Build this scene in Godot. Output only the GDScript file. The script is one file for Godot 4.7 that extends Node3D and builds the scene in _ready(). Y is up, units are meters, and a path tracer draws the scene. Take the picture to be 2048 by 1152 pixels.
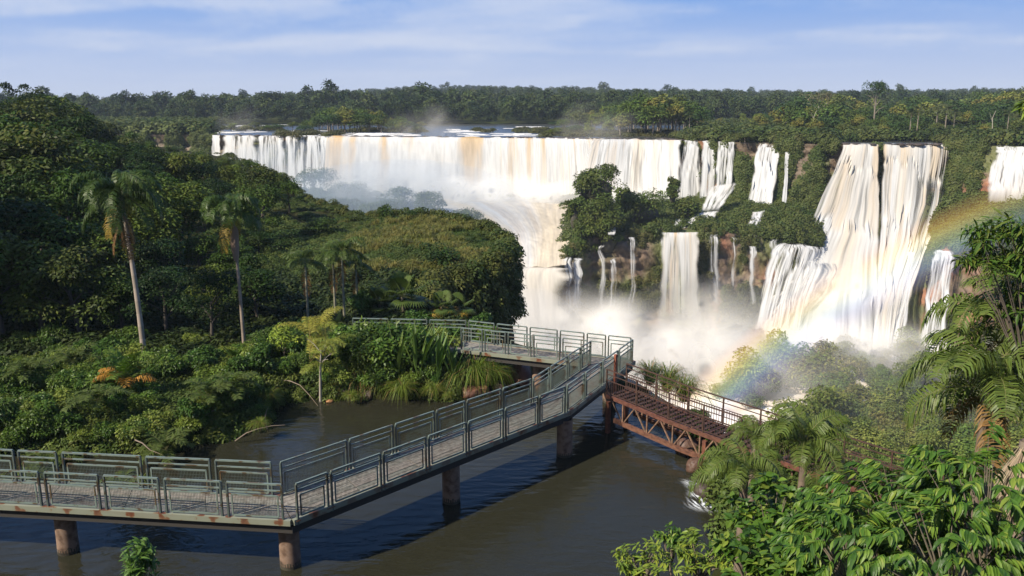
extends Node3D

var rng := RandomNumberGenerator.new()
var used := {}
var fine := FastNoiseLite.new()
var broad := FastNoiseLite.new()
var M := {}
var brink := PackedVector2Array()
var shelf := PackedVector2Array()
var pool_edge := PackedVector2Array()
const SUNWARD := Vector3(-0.618, 0.656, 0.433)


class MB:
	var v := PackedVector3Array()
	var n := PackedVector3Array()
	var c := PackedColorArray()

	func tri(a: Vector3, b: Vector3, d: Vector3, col: Color) -> void:
		var m := (b - a).cross(d - a).normalized()
		v.append(a); v.append(d); v.append(b)
		n.append(m); n.append(m); n.append(m)
		c.append(col); c.append(col); c.append(col)

	func quad(a: Vector3, b: Vector3, d: Vector3, e: Vector3, col: Color) -> void:
		tri(a, b, d, col)
		tri(a, d, e, col)

	# p: four bottom corners counter-clockwise from above, then the four above them
	func hexa(p: Array, col: Color) -> void:
		quad(p[4], p[5], p[6], p[7], col)
		quad(p[3], p[2], p[1], p[0], col)
		for i in 4:
			var j := (i + 1) % 4
			quad(p[i], p[j], p[j + 4], p[i + 4], col)

	func bar(a: Vector3, b: Vector3, w: float, h: float, col: Color, up := Vector3.UP) -> void:
		var f := (b - a).normalized()
		var s := f.cross(up)
		s = (s.normalized() if s.length() > 0.01 else f.cross(Vector3.RIGHT).normalized())
		var t := s.cross(f).normalized() * h * 0.5
		s *= w * 0.5
		hexa([a - s - t, a + s - t, b + s - t, b - s - t, a - s + t, a + s + t, b + s + t, b - s + t], col)

	func slab(at: Vector3, size: Vector3, col: Color) -> void:
		bar(at - Vector3(0, 0, size.z * 0.5), at + Vector3(0, 0, size.z * 0.5), size.x, size.y, col)

	func tube(p: Array, r: Array, sides: int, col: Color, col2 = null) -> void:
		var rings := []
		var norms := []
		for i in p.size():
			var f: Vector3 = (p[mini(i + 1, p.size() - 1)] - p[maxi(i - 1, 0)]).normalized()
			var s := f.cross(Vector3(0.13, 0.2, 1.0)).normalized()
			var t := f.cross(s)
			var ring := []
			var nr := []
			for k in sides:
				var a := TAU * k / sides
				var o := s * cos(a) + t * sin(a)
				ring.append(p[i] + o * r[i])
				nr.append(o)
			rings.append(ring)
			norms.append(nr)
		for i in p.size() - 1:
			var ca: Color = col if col2 == null or i % 2 == 0 else col2
			for k in sides:
				var j := (k + 1) % sides
				for w in [[i, k], [i + 1, j], [i, j], [i, k], [i + 1, k], [i + 1, j]]:
					v.append(rings[w[0]][w[1]])
					n.append(norms[w[0]][w[1]])
					c.append(ca)

	func leaf(p: Vector3, dir: Vector3, nrm: Vector3, l: float, w: float, col: Color) -> void:
		var s := dir.cross(nrm).normalized() * (w * 0.5)
		var mid := p + dir * (l * 0.45)
		var tip := p + dir * l - Vector3(0, l * 0.12, 0)
		var m := s.cross(dir).normalized()
		v.append(p); v.append(tip); v.append(mid + s)
		v.append(p); v.append(mid - s); v.append(tip)
		for i in 6:
			n.append(m)
			c.append(col)

	# a leaf with a folded midrib and a curve, for leaves near the camera
	func big_leaf(p: Vector3, dir: Vector3, nrm: Vector3, l: float, w: float, droop: float, col: Color) -> void:
		var s := dir.cross(nrm).normalized()
		var up := s.cross(dir).normalized()
		var ax := []
		var lf := []
		var rt := []
		var wide := [0.12, 0.85, 1.0, 0.62, 0.02]
		for i in 5:
			var t := i / 4.0
			var q := p + dir * (l * t) - up * (droop * l * t * t)
			ax.append(q)
			lf.append(q - s * (w * 0.5 * wide[i]) + up * (w * 0.16 * wide[i]))
			rt.append(q + s * (w * 0.5 * wide[i]) + up * (w * 0.16 * wide[i]))
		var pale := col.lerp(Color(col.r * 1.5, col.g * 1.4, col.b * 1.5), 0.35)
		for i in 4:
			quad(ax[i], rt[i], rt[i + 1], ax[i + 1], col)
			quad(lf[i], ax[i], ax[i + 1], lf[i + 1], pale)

	func commit() -> ArrayMesh:
		var a := []
		a.resize(Mesh.ARRAY_MAX)
		a[Mesh.ARRAY_VERTEX] = v
		a[Mesh.ARRAY_NORMAL] = n
		a[Mesh.ARRAY_COLOR] = c
		var m := ArrayMesh.new()
		m.add_surface_from_arrays(Mesh.PRIMITIVE_TRIANGLES, a)
		return m


# ---------------------------------------------------------------- helpers
func numbered(called: String) -> String:
	var k: int = used.get(called, 0)
	used[called] = k + 1
	return called if k == 0 else "%s_%03d" % [called, k]


func obj(called: String, mesh: Mesh, mat: Material, parent: Node = null) -> MeshInstance3D:
	var o := MeshInstance3D.new()
	o.mesh = mesh
	o.material_override = mat
	if parent == null:
		o.name = numbered(called)
		add_child(o)
	else:
		o.name = called
		parent.add_child(o, true)
	return o


func tag(o: Node, label: String, category: String, group := "", kind := "") -> Node:
	o.set_meta("label", label)
	if category:
		o.set_meta("category", category)
	if group:
		o.set_meta("group", group)
	if kind:
		o.set_meta("kind", kind)
	return o


func thing(called: String, label: String, category: String, at := Vector3.ZERO, turn := 0.0, group := "") -> Node3D:
	var o := Node3D.new()
	o.name = numbered(called)
	add_child(o)
	o.position = at
	o.rotation.y = turn
	tag(o, label, category, group)
	return o


func dup(root: Node3D, at: Vector3, turn: float, size: Vector3, label := "", group := "") -> Node3D:
	var r: Node3D = root.duplicate()
	r.name = numbered(String(root.name).rstrip("0123456789").trim_suffix("_"))
	add_child(r)
	r.position = at
	r.rotation = Vector3(0, turn, 0)
	r.scale = size
	if label:
		r.set_meta("label", label)
	if group:
		r.set_meta("group", group)
	return r


func struct(called: String, mesh: Mesh, mat: Material, label := "", kind := "structure") -> MeshInstance3D:
	var o := obj(called, mesh, mat)
	o.set_meta("kind", kind)
	if label:
		o.set_meta("label", label)
	return o


func scatter(called: String, mesh: Mesh, mat: Material, spots: Array, label: String, tints := PackedColorArray()) -> MultiMeshInstance3D:
	var mm := MultiMesh.new()
	mm.transform_format = MultiMesh.TRANSFORM_3D
	mm.use_colors = tints.size() > 0
	mm.mesh = mesh
	mm.instance_count = spots.size()
	for i in spots.size():
		mm.set_instance_transform(i, spots[i])
		if tints.size() > 0:
			mm.set_instance_color(i, tints[i])
	var o := MultiMeshInstance3D.new()
	o.multimesh = mm
	o.material_override = mat
	o.name = numbered(called)
	add_child(o)
	o.set_meta("kind", "stuff")
	o.set_meta("label", label)
	return o


func lin(r: float, g: float, b: float, a := 1.0) -> Color:
	var k := Color(r, g, b).linear_to_srgb()
	k.a = a
	return k


func mat(called: String, col: Color, rough: float, vertex := false) -> StandardMaterial3D:
	var m := StandardMaterial3D.new()
	m.resource_name = called
	m.albedo_color = col
	m.roughness = rough
	m.vertex_color_use_as_albedo = vertex
	M[called] = m
	return m


func noise_tex(size: int, freq: float, ramp: Array, seed_: int, oct := 5, normal := false, bump := 4.0) -> NoiseTexture2D:
	var t := NoiseTexture2D.new()
	t.width = size
	t.height = size
	t.seamless = true
	var f := FastNoiseLite.new()
	f.seed = seed_
	f.frequency = freq
	f.fractal_octaves = oct
	t.noise = f
	if normal:
		t.as_normal_map = true
		t.bump_strength = bump
	elif ramp.size():
		var g := Gradient.new()
		g.offsets = PackedFloat32Array(ramp[0])
		g.colors = PackedColorArray(ramp[1])
		t.color_ramp = g
	return t


func flat_dir() -> Vector3:
	var a := rng.randf() * TAU
	return Vector3(cos(a), 0, sin(a))


func any_dir() -> Vector3:
	var y := rng.randf_range(-1, 1)
	var a := rng.randf() * TAU
	var r := sqrt(1 - y * y)
	return Vector3(r * cos(a), y, r * sin(a))


func jit(c: Color, k: float) -> Color:
	var f := 1.0 + rng.randf_range(-k, k)
	return Color(c.r * f * (1 + rng.randf_range(-k, k) * 0.4), c.g * f, c.b * f, c.a)


# A sheet of nc x nr points with smooth normals.
func grid_mesh(p: PackedVector3Array, c: PackedColorArray, nc: int, nr: int, flip := false, soft := PackedVector3Array()) -> ArrayMesh:
	var b := soft if soft.size() else p
	var n := PackedVector3Array()
	n.resize(p.size())
	for j in nr:
		for i in nc:
			var dx := b[j * nc + mini(i + 1, nc - 1)] - b[j * nc + maxi(i - 1, 0)]
			var dz := b[mini(j + 1, nr - 1) * nc + i] - b[maxi(j - 1, 0) * nc + i]
			var m := dz.cross(dx).normalized()
			n[j * nc + i] = -m if flip else m
	var ix := PackedInt32Array()
	for j in nr - 1:
		for i in nc - 1:
			var a := j * nc + i
			if flip:
				ix.append_array(PackedInt32Array([a, a + nc + 1, a + 1, a, a + nc, a + nc + 1]))
			else:
				ix.append_array(PackedInt32Array([a, a + 1, a + nc + 1, a, a + nc + 1, a + nc]))
	var a := []
	a.resize(Mesh.ARRAY_MAX)
	a[Mesh.ARRAY_VERTEX] = p
	a[Mesh.ARRAY_NORMAL] = n
	a[Mesh.ARRAY_COLOR] = c
	a[Mesh.ARRAY_INDEX] = ix
	var m := ArrayMesh.new()
	m.add_surface_from_arrays(Mesh.PRIMITIVE_TRIANGLES, a)
	return m


# ---------------------------------------------------------------- plants
# a crown built of leaf clumps: size, how many clumps, leaves, leaf length, colour, share of the height without leaves
func crown(size: Vector3, clumps: int, leaves: int, leaf: float, col: Color, low: float, spread := 0.3) -> ArrayMesh:
	var b := MB.new()
	var centre := Vector3(0, size.y * (0.5 + low * 0.5), 0)
	var half := Vector3(size.x * 0.5, size.y * (1 - low) * 0.5, size.z * 0.5)
	for k in clumps:
		var d := any_dir()
		if d.y < -0.55:
			d.y = -d.y
		var r := half.x * rng.randf_range(spread * 0.7, spread * 1.35)
		var cc := centre + d * (half - Vector3.ONE * r * 0.7) * rng.randf_range(0.45, 1.05)
		var tone := jit(col, 0.3)
		for i in leaves / clumps:
			var o := any_dir()
			if o.y < -0.3 and rng.randf() < 0.7:
				o.y = -o.y
			var q := cc + o * Vector3(r, r * 0.75, r) * sqrt(rng.randf_range(0.45, 1.12))
			var nrm := (o + Vector3(0, 0.7, 0) + any_dir() * 0.8).normalized()
			var dir := (nrm.cross(any_dir()) + o * 0.5 - Vector3(0, 0.3, 0)).normalized()
			b.leaf(q, dir, nrm, leaf * rng.randf_range(0.7, 1.35), leaf * rng.randf_range(0.4, 0.62), jit(tone, 0.22))
	return b.commit()


func trunk_mesh(h: float, r: float, col: Color, limbs: int, reach: float) -> ArrayMesh:
	var b := MB.new()
	var top := Vector3(rng.randf_range(-0.3, 0.3), h, rng.randf_range(-0.3, 0.3))
	b.tube([Vector3(0, -0.6, 0), Vector3(0.05, h * 0.3, 0.03), top * 0.7 + Vector3(0, 0, 0.1), top], [r * 1.3, r, r * 0.75, r * 0.45], 7, col)
	for i in limbs:
		var s := top * rng.randf_range(0.5, 0.95)
		var e := s + (flat_dir() * reach + Vector3(0, reach * rng.randf_range(0.5, 1.0), 0)) * rng.randf_range(0.7, 1.1)
		b.tube([s, s.lerp(e, 0.5) + Vector3(0, reach * 0.12, 0), e], [r * 0.42, r * 0.28, r * 0.1], 5, col)
	return b.commit()


func make_tree(called: String, label: String, category: String, group: String, size: Vector3, clumps: int, leaves: int, leaf: float, col: Color, low: float, bark: Color, spread := 0.3) -> Node3D:
	var t := thing(called, label, category, Vector3.ZERO, 0, group)
	obj("trunk", trunk_mesh(size.y * lerpf(0.55, 0.75, low), size.y * 0.022, bark, 5, size.x * 0.26), M.bark, t)
	obj("crown", crown(size, clumps, leaves, leaf, col, low, spread), M.leaf, t)
	return t


# an arching feather frond along +x: stalk, then leaflets that hang
func frond(length: float, pairs: int, leaflet: float, rise: float, bend: float, hang: float, wide: float, col: Color, stalk: Color) -> ArrayMesh:
	var b := MB.new()
	var pts := []
	var rad := []
	var p := Vector3.ZERO
	var seg := 14
	for i in seg + 1:
		var t := float(i) / seg
		pts.append(p)
		rad.append(lerpf(0.014, 0.003, t) * length * 0.5)
		var a := rise - bend * pow(t, 1.25)
		p += Vector3(cos(a), sin(a), 0) * length / seg
	b.tube(pts, rad, 4, stalk)
	for k in pairs:
		var t := 0.14 + 0.86 * (k + rng.randf() * 0.6) / pairs
		var f := t * seg
		var i := mini(int(f), seg - 1)
		var q: Vector3 = pts[i].lerp(pts[i + 1], f - i)
		var along: Vector3 = (pts[i + 1] - pts[i]).normalized()
		var l := leaflet * (0.45 + 0.75 * sin(PI * clampf(t * 0.85 + 0.12, 0, 1))) * rng.randf_range(0.85, 1.12)
		for s in [-1.0, 1.0]:
			var d: Vector3 = (along * rng.randf_range(0.35, 0.75) + Vector3(0, rng.randf_range(-0.1, 0.55), s)).normalized()
			var m1: Vector3 = q + d * l * 0.38
			var d2 := (d + Vector3(0, -hang, 0)).normalized()
			var m2: Vector3 = m1 + d2 * l * 0.34
			var d3 := (d2 + Vector3(0, -hang * 1.5, 0)).normalized()
			var tip: Vector3 = m2 + d3 * l * 0.3
			var w := along * wide * 0.5
			var cc := jit(col, 0.2)
			b.quad(q - w * 0.5, q + w * 0.5, m1 + w, m1 - w, cc)
			b.quad(m1 - w, m1 + w, m2 + w * 0.8, m2 - w * 0.8, cc)
			b.tri(m2 - w * 0.8, m2 + w * 0.8, tip, cc)
	return b.commit()


# a fan leaf on a stalk along +x
func fan(length: float, blade: float, rise: float, col: Color, stalk: Color) -> ArrayMesh:
	var b := MB.new()
	var e := Vector3(cos(rise), sin(rise), 0) * length
	b.tube([Vector3.ZERO, e * 0.5 + Vector3(0, 0.04, 0), e], [0.02, 0.015, 0.01], 4, stalk)
	for k in 22:
		var a := lerpf(-2.3, 2.3, k / 21.0)
		var d := (Vector3(cos(rise), sin(rise), 0) * cos(a) + Vector3(0, 0, 1) * sin(a)).normalized()
		var s := d.cross(Vector3(-sin(rise), cos(rise), 0)).normalized() * blade * 0.06
		var m := e + d * blade * 0.6
		var t := e + d * blade - Vector3(0, blade * 0.3, 0)
		var cc := jit(col, 0.15)
		b.quad(e - s * 0.2, e + s * 0.2, m + s, m - s, cc)
		b.tri(m - s, m + s, t, cc)
	return b.commit()


func tuft(blades: int, h: float, lean: float, w: float, col: Color, dry: float) -> ArrayMesh:
	var b := MB.new()
	for i in blades:
		var d := flat_dir()
		var o := d * rng.randf() * h * 0.16
		var l := h * rng.randf_range(0.6, 1.15)
		var k := lean * rng.randf_range(0.3, 1.3)
		var m := o + d * l * k * 0.35 + Vector3(0, l * 0.62, 0)
		var t := o + d * l * k * 0.95 + Vector3(0, l * (1.0 - k * 0.5), 0)
		var e := o + d * l * k * 1.35 + Vector3(0, l * (0.95 - k * 1.0), 0)
		var s := d.cross(Vector3.UP) * w * 0.5
		var cc := jit(col, 0.25)
		if rng.randf() < dry:
			cc = jit(Color(0.2, 0.14, 0.05), 0.2)
		b.quad(o - s, o + s, m + s, m - s, cc)
		b.quad(m - s, m + s, t + s * 0.7, t - s * 0.7, cc)
		b.tri(t - s * 0.7, t + s * 0.7, e, cc)
	return b.commit()


# broad upright leaves from one foot
func broad_plant(count: int, h: float, w: float, lean: float, col: Color) -> Array:
	var list := []
	for i in count:
		var b := MB.new()
		var d := flat_dir()
		var l := h * rng.randf_range(0.65, 1.1)
		var k := lean * rng.randf_range(0.3, 1.2)
		var base := d * 0.06
		var foot := base + d * l * k * 0.3 + Vector3(0, l * 0.4, 0)
		b.tube([base, foot], [0.014, 0.01], 4, col)
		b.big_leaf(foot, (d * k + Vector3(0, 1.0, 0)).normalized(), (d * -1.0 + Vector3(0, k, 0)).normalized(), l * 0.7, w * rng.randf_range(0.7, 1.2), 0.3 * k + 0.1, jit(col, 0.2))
		list.append(b.commit())
	return list


func rock_mesh(size: Vector3, seed_: int, col: Color) -> ArrayMesh:
	var f := FastNoiseLite.new()
	f.seed = seed_
	f.frequency = 0.55
	f.noise_type = FastNoiseLite.TYPE_CELLULAR
	var nc := 22
	var nr := 13
	var p := PackedVector3Array()
	var c := PackedColorArray()
	for j in nr:
		for i in nc:
			var a := TAU * i / (nc - 1)
			var e := PI * (j / (nr - 1.0) - 0.5)
			var d := Vector3(cos(e) * cos(a), -sin(e), cos(e) * sin(a))
			var k := 1.0 + 0.42 * f.get_noise_3dv(d * 1.6) + 0.12 * fine.get_noise_3dv(d * 40 + Vector3(seed_, 0, 0))
			p.append(d * k * size * 0.5)
			c.append(jit(col, 0.12))
	return grid_mesh(p, c, nc, nr, true)


# ---------------------------------------------------------------- land
func side(q: Vector2) -> float:
	var d := 1e9
	for i in brink.size() - 1:
		d = minf(d, q.distance_squared_to(Geometry2D.get_closest_point_to_segment(q, brink[i], brink[i + 1])))
	d = sqrt(d)
	return d if Geometry2D.is_point_in_polygon(q, shelf) else -d


func pool_depth(q: Vector2) -> float:
	if q.y < -52 or q.y > -6:
		return -9.0
	var d := 1e9
	for i in pool_edge.size():
		d = minf(d, q.distance_squared_to(Geometry2D.get_closest_point_to_segment(q, pool_edge[i], pool_edge[(i + 1) % pool_edge.size()])))
	d = sqrt(d)
	return d if Geometry2D.is_point_in_polygon(q, pool_edge) else -d


func ground(x: float, z: float) -> float:
	var q := Vector2(x, z)
	var g := 0.75 + 0.5 * broad.get_noise_2d(x * 3, z * 3) + 0.16 * fine.get_noise_2d(x * 12, z * 12)
	g += 2.6 * smoothstep(-24, -75, x) * smoothstep(-34, -60, z)
	g += 0.9 * smoothstep(-56, -64, z) * smoothstep(-22, -8, x)
	g += maxf(0.0, z + 21.0) * 0.44
	var pd := pool_depth(q)
	if pd > -3.0:
		g = lerpf(g, -1.4, smoothstep(-1.0, 1.6, pd))
	return g


func near_land() -> void:
	var xs := []
	var x := -135.0
	while x < 46:
		xs.append(x)
		x += 0.8 if x > -40 and x < 22 else 2.2
	var zs := []
	var z := -1.0
	while z > -232:
		zs.append(z)
		z -= 0.8 if z > -100 else 1.6
	var p := PackedVector3Array()
	var c := PackedColorArray()
	for zz in zs:
		for xx in xs:
			var q := Vector2(xx, zz)
			var d := side(q) + 0.9 * broad.get_noise_2d(xx * 14, zz * 14) + 0.5 * fine.get_noise_2d(xx * 16, zz * 16)
			var y := 0.0
			if d > -0.2:
				y = ground(xx, zz)
				if d < 1.2:
					y -= (1.2 - d) * 0.5
			else:
				y = lerpf(0.2, -47.0, clampf((-d - 0.2) / 3.0, 0, 1))
			p.append(Vector3(xx, y, zz))
			var grass := smoothstep(-55, -62, zz) * smoothstep(-34, -16, xx + zz * 0.12)
			var k := broad.get_noise_2d(xx * 6, zz * 6)
			var col := Color(0.028, 0.03, 0.012).lerp(Color(0.085, 0.085, 0.02).lerp(Color(0.045, 0.075, 0.016), clampf(k * 2 + 0.4, 0, 1)), grass)
			if d < 0.4:
				col = col.lerp(Color(0.035, 0.028, 0.022), clampf((0.4 - d) * 1.2, 0, 1))
			c.append(jit(col, 0.14))
	struct("ground", grid_mesh(p, c, xs.size(), zs.size(), true), M.earth, "forested river bank and grassy headland that end in a dark cliff")


# far walls: columns of five points (lip, foot of the upper wall, edge of the ledge, foot of the lower wall, gorge floor)
var cols := []


func wall_point(s: float, r: float) -> Vector3:
	var a := clampf(s, 0, cols.size() - 1.001)
	var b := clampf(r, 0, 3.999)
	var i := int(a)
	var j := int(b)
	var p: Vector3 = cols[i][j].lerp(cols[i + 1][j], a - i)
	var q: Vector3 = cols[i][j + 1].lerp(cols[i + 1][j + 1], a - i)
	var m := p.lerp(q, b - j)
	m.z -= (4.4 if s < 8.0 or s > 10.6 and s < 13.2 else 2.6) * minf(1.0, r * 5.0) * (1.0 if r < 2.9 else clampf(3.9 - r, 0, 1))
	return m


func far_walls() -> void:
	var nc := (cols.size() - 1) * 26 + 1
	var nr := 4 * 30 + 1
	var p := PackedVector3Array()
	var c := PackedColorArray()
	for j in nr:
		var r := 4.0 * j / (nr - 1)
		for i in nc:
			var s := (cols.size() - 1.0) * i / (nc - 1)
			var q := wall_point(s, r)
			var steep := 1.0 if r < 1.0 or (r > 2.0 and r < 3.0) else 0.35
			var e := minf(1.0, r * 6)
			q += Vector3(0, 0.8, 1.0) * (1.9 * broad.get_noise_3dv(q * 2.5) + 1.1 * fine.get_noise_3dv(q * 3)) * steep * e
			q.z += (1.3 * fine.get_noise_2d(q.y * 9.0, q.x * 0.6) + 0.7 * fine.get_noise_2d(q.y * 26.0, q.x * 1.5)) * steep * e
			q.x += 1.0 * broad.get_noise_3dv(q * 3 + Vector3(91, 0, 0)) * e
			p.append(q)
			var k := broad.get_noise_3dv(q * 1.6)
			var rock := Color(0.12, 0.085, 0.055).lerp(Color(0.2, 0.085, 0.045), smoothstep(0.02, 0.3, broad.get_noise_3dv(q * 1.3 + Vector3(7, 70, 5))))
			var moss := Color(0.06, 0.08, 0.02).lerp(Color(0.1, 0.1, 0.03), clampf(k + 0.5, 0, 1))
			var m := smoothstep(-0.22, 0.2, fine.get_noise_3dv(q * Vector3(1.6, 0.7, 1.6)) + (0.28 if steep < 1 else 0.06))
			rock = rock * (1.0 + 0.7 * fine.get_noise_2d(q.y * 14.0, q.x * 0.8))
			rock.a = 1.0
			c.append(jit(rock.lerp(moss, m), 0.12))
	struct("cliff", grid_mesh(p, c, nc, nr), M.rock, "brown rock walls and mossy ledges behind the waterfalls")


func hill(u: float, d: float) -> float:
	var slope := 0.0
	var keys := [[-400, 0.004], [450, 0.004], [620, 0.016], [900, 0.028], [1100, 0.024], [1400, 0.019], [1700, 0.018], [2048, 0.022], [2600, 0.022]]
	for i in keys.size() - 1:
		if u >= keys[i][0] and u < keys[i + 1][0]:
			slope = lerpf(keys[i][1], keys[i + 1][1], (u - keys[i][0]) / (keys[i + 1][0] - keys[i][0]))
	return slope * clampf(d - 490, 0, 1250)


const COLU := [-100.0, 250.0, 420.0, 700.0, 1000.0, 1120.0, 1190.0, 1340.0, 1420.0, 1500.0, 1600.0, 1680.0, 1800.0, 1900.0, 2000.0, 2200.0, 2600.0]


func bearing(u: float, d: float) -> Vector3:   # a point at distance d ahead along a compass direction
	return Vector3((u - 1024.0) / 1690.0 * d * 0.985, 0, -d)


func upper_land() -> void:
	var nc := (cols.size() - 1) * 8 + 1
	var back := [0.0, 0.15, 0.35, 0.6, 1.0, 500, 560, 640, 760, 900, 1100, 1400, 1740, 2400, 4200]
	var p := PackedVector3Array()
	var c := PackedColorArray()
	var pr := PackedVector3Array()
	var cr := PackedColorArray()
	for j in back.size():
		for i in nc:
			var s := (cols.size() - 1.0) * i / (nc - 1)
			var lip := wall_point(s, 0)
			var k := int(minf(s, cols.size() - 1.01))
			var u := lerpf(COLU[k], COLU[k + 1], s - k)
			var d: float = back[j] if j > 4 else lerpf(-lip.z, 480.0, back[j])
			var q := lip
			if j > 0:
				q = bearing(u, d)
				q.x = lerpf(lip.x * d / -lip.z, q.x, clampf((d - 300) / 200, 0, 1))
				q.y = 3.3 + hill(u, d) + (0.9 * smoothstep(1380, 1460, u) if u < 1600 or u > 1960 else 0.1)
			if j > 4:
				q.y += 0.8
			p.append(q)
			c.append(jit(Color(0.045, 0.055, 0.018), 0.1))
			if j < 6:
				pr.append(Vector3(q.x, 3.72, q.z))
				cr.append(Color(1, 1, 1))
	struct("upper_ground", grid_mesh(p, c, nc, back.size(), true), M.earth, "low plateau above the falls that runs back to the wooded hills")
	struct("river", grid_mesh(pr, cr, nc, 6, true), M.river, "shallow river on the plateau above the waterfalls")


# ---------------------------------------------------------------- falling water
func along(row: Array, s: float) -> Vector3:
	var f := s * (row.size() - 1)
	var i := mini(int(f), row.size() - 2)
	return (row[i] as Vector3).lerp(row[i + 1], f - i)


func fall_point(rows: Array, s: float, t: float) -> Vector3:
	var f := t * (rows.size() - 1)
	var i := mini(int(f), rows.size() - 2)
	var a := along(rows[maxi(i - 1, 0)], s)
	var b := along(rows[i], s)
	var c := along(rows[i + 1], s)
	var d := along(rows[mini(i + 2, rows.size() - 1)], s)
	return b.cubic_interpolate(c, a, d, f - i)


# o: gap (0 solid .. 1 mostly rock), strands (per metre), tan, ridge (metres), fade (share of the height at the foot that thins out), seed, layers
func waterfall(called: String, label: String, rows: Array, nc: int, nr: int, o: Dictionary) -> MeshInstance3D:
	var w := along(rows[0], 0).distance_to(along(rows[0], 1))
	var am := ArrayMesh.new()
	var f := FastNoiseLite.new()
	f.frequency = 1.0
	f.fractal_octaves = 3
	var g: float = o.get("gap", 0.2)
	var fr: float = o.get("strands", 0.25)
	for layer in int(o.get("layers", 1)):
		f.seed = int(o.get("seed", 1)) + layer * 17
		var p := PackedVector3Array()
		var c := PackedColorArray()
		var base := PackedVector3Array()
		var gap := g + layer * 0.22
		for j in nr + 1:
			var t := float(j) / nr
			for i in nc + 1:
				var s := float(i) / nc
				var q := fall_point(rows, s, t)
				var q0 := q
				var x := s * w
				var froth := 0.0
				var a_top := 1.0
				if o.has("tiers"):
					var kk: float = t * o.tiers + 0.9 * f.get_noise_2d(x * 0.1, 61.0) + 0.25 * f.get_noise_2d(x * 0.5, 67.0)
					var ki := floorf(kk)
					x += 13.7 * ki + 3.0 * f.get_noise_2d(ki * 7.0, 71.0)
					froth = (1.0 - smoothstep(0.0, 0.3, kk - ki)) * smoothstep(0.08, 0.2, t)
					q.z += (0.55 * smoothstep(0.0, 0.12, kk - ki) * (1.2 - (kk - ki))) * smoothstep(0.1, 0.25, t)
				var big := f.get_noise_2d(x * fr * 0.35, t * 0.35 + 3.0)
				var mid := f.get_noise_2d(x * fr * 1.1 + 50.0, t * 1.1)
				var thin := f.get_noise_2d(x * fr * 3.6 + 90.0, t * 2.2)
				var hair := f.get_noise_2d(x * 2.4 + 400.0, t * 3.4)
				var out: float = o.get("ridge", 0.8) * (big * 0.5 + mid * 0.1) * minf(1.0, t * 5.0 + 0.1) + layer * 0.5 * minf(1, t * 6)
				q += Vector3(0, 0.15, 1.0) * out
				if o.has("wander"):
					a_top = smoothstep(0.0, 0.22, t)
					q.x += o.wander * f.get_noise_2d(t * 2.6, 33.0) * smoothstep(0, 0.2, t)
				if not o.has("churn"):
					var ends := smoothstep(0.0, 0.06, t)
					var brk := f.get_noise_2d(x * 0.16 + 700.0, t * 5.0) * smoothstep(0.15, 0.5, t)
					q.z += o.get("breaks", 0.5) * brk * 0.9
					q.y += (1.0 - ends) * 0.45 * f.get_noise_2d(x * 0.22 + 900.0, 1.0)
					q.z += (1.0 - ends * 0.6) * 2.2 * f.get_noise_2d(x * 0.09 + 950.0, 1.0)
				if o.has("churn"):
					q.y += o.churn * (1.6 * fine.get_noise_3dv(q * Vector3(1.6, 0, 2.2)) + 0.6 * fine.get_noise_3dv(q * Vector3(5, 0, 7)))
				var cover := 0.56 + 0.5 * mid + 0.4 * big + 0.32 * thin + 0.2 * hair
				var a := smoothstep(gap - 0.25, gap + 0.32, cover)
				if g > 0.02:
					var st := 0.07 * clampf(0.2 + mid + thin * 1.2, 0, 1)
					a *= smoothstep(st - 0.01, st + 0.035, t)
				var away_: float = o.get("thin", 0.0) * smoothstep(0.45, 0.85, s) * (1.0 - 0.7 * smoothstep(0.4, 0.8, t))
				a = clampf(a - away_ * clampf(0.75 - cover, 0, 1) * 2.6, 0, 1)
				a = lerpf(o.get("film", 0.0) * (1.0 - away_), 1.0, a)
				if g > 0.05:
					var ed: float = o.get("edge", 0.03)
					var wob := ed * 0.9 * f.get_noise_2d(t * 5.0, 7.0 + layer)
					a *= smoothstep(0.0, ed, s + wob) * smoothstep(0.0, ed, 1 - s + wob)
				a *= 1.0 - smoothstep(1.0 - o.get("fade", 0.1), 1.0, t) * 0.9
				var tn: float = smoothstep(-0.08, 0.55, f.get_noise_2d(x * fr * 0.7 + 200.0, t * 0.25) + 0.25 * thin) * o.get("tan", 0.4) * (1.0 - 0.8 * t)
				var shade := 0.97 + 0.16 * thin + 0.12 * mid + 0.13 * hair
				var col := Color(0.565, 0.57, 0.565).lerp(Color(0.5, 0.33, 0.14), clampf(tn, 0, 1))
				if o.has("cream"):
					col = col.lerp(Color(0.57, 0.48, 0.34), float(o.cream) * clampf(0.5 + big * 1.4, 0, 1))
				shade = clampf(shade + 0.1 * froth, 0.6, 1.08)
				a = maxf(a, froth * 0.75 * clampf(cover + 0.15, 0, 1)) if g > 0.05 and s > 0.04 and s < 0.96 else a
				c.append(Color(col.r * shade, col.g * shade, col.b * shade, clampf(a * a_top, 0, 1)))
				p.append(q)
				base.append(q0.lerp(q, 0.22 if not o.has("churn") else 0.55))
		var gm := grid_mesh(p, c, nc + 1, nr + 1, false, base)
		am.add_surface_from_arrays(Mesh.PRIMITIVE_TRIANGLES, gm.surface_get_arrays(0))
	var m := obj(called, am, M.falls)
	tag(m, label, "waterfall", o.get("group", ""))
	return m


func puff_mesh() -> ArrayMesh:
	var p := PackedVector3Array()
	var c := PackedColorArray()
	var nc := 19
	var nr := 8
	for j in nr:
		var t := float(j) / (nr - 1)
		for i in nc:
			var a := TAU * i / (nc - 1)
			p.append(Vector3(cos(a) * t, 0.32 * (1 - t * t), sin(a) * t))
			c.append(Color(1, 1, 1, pow(cos(t * PI * 0.5), 2.0)))
	return grid_mesh(p, c, nc, nr, true)


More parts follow.
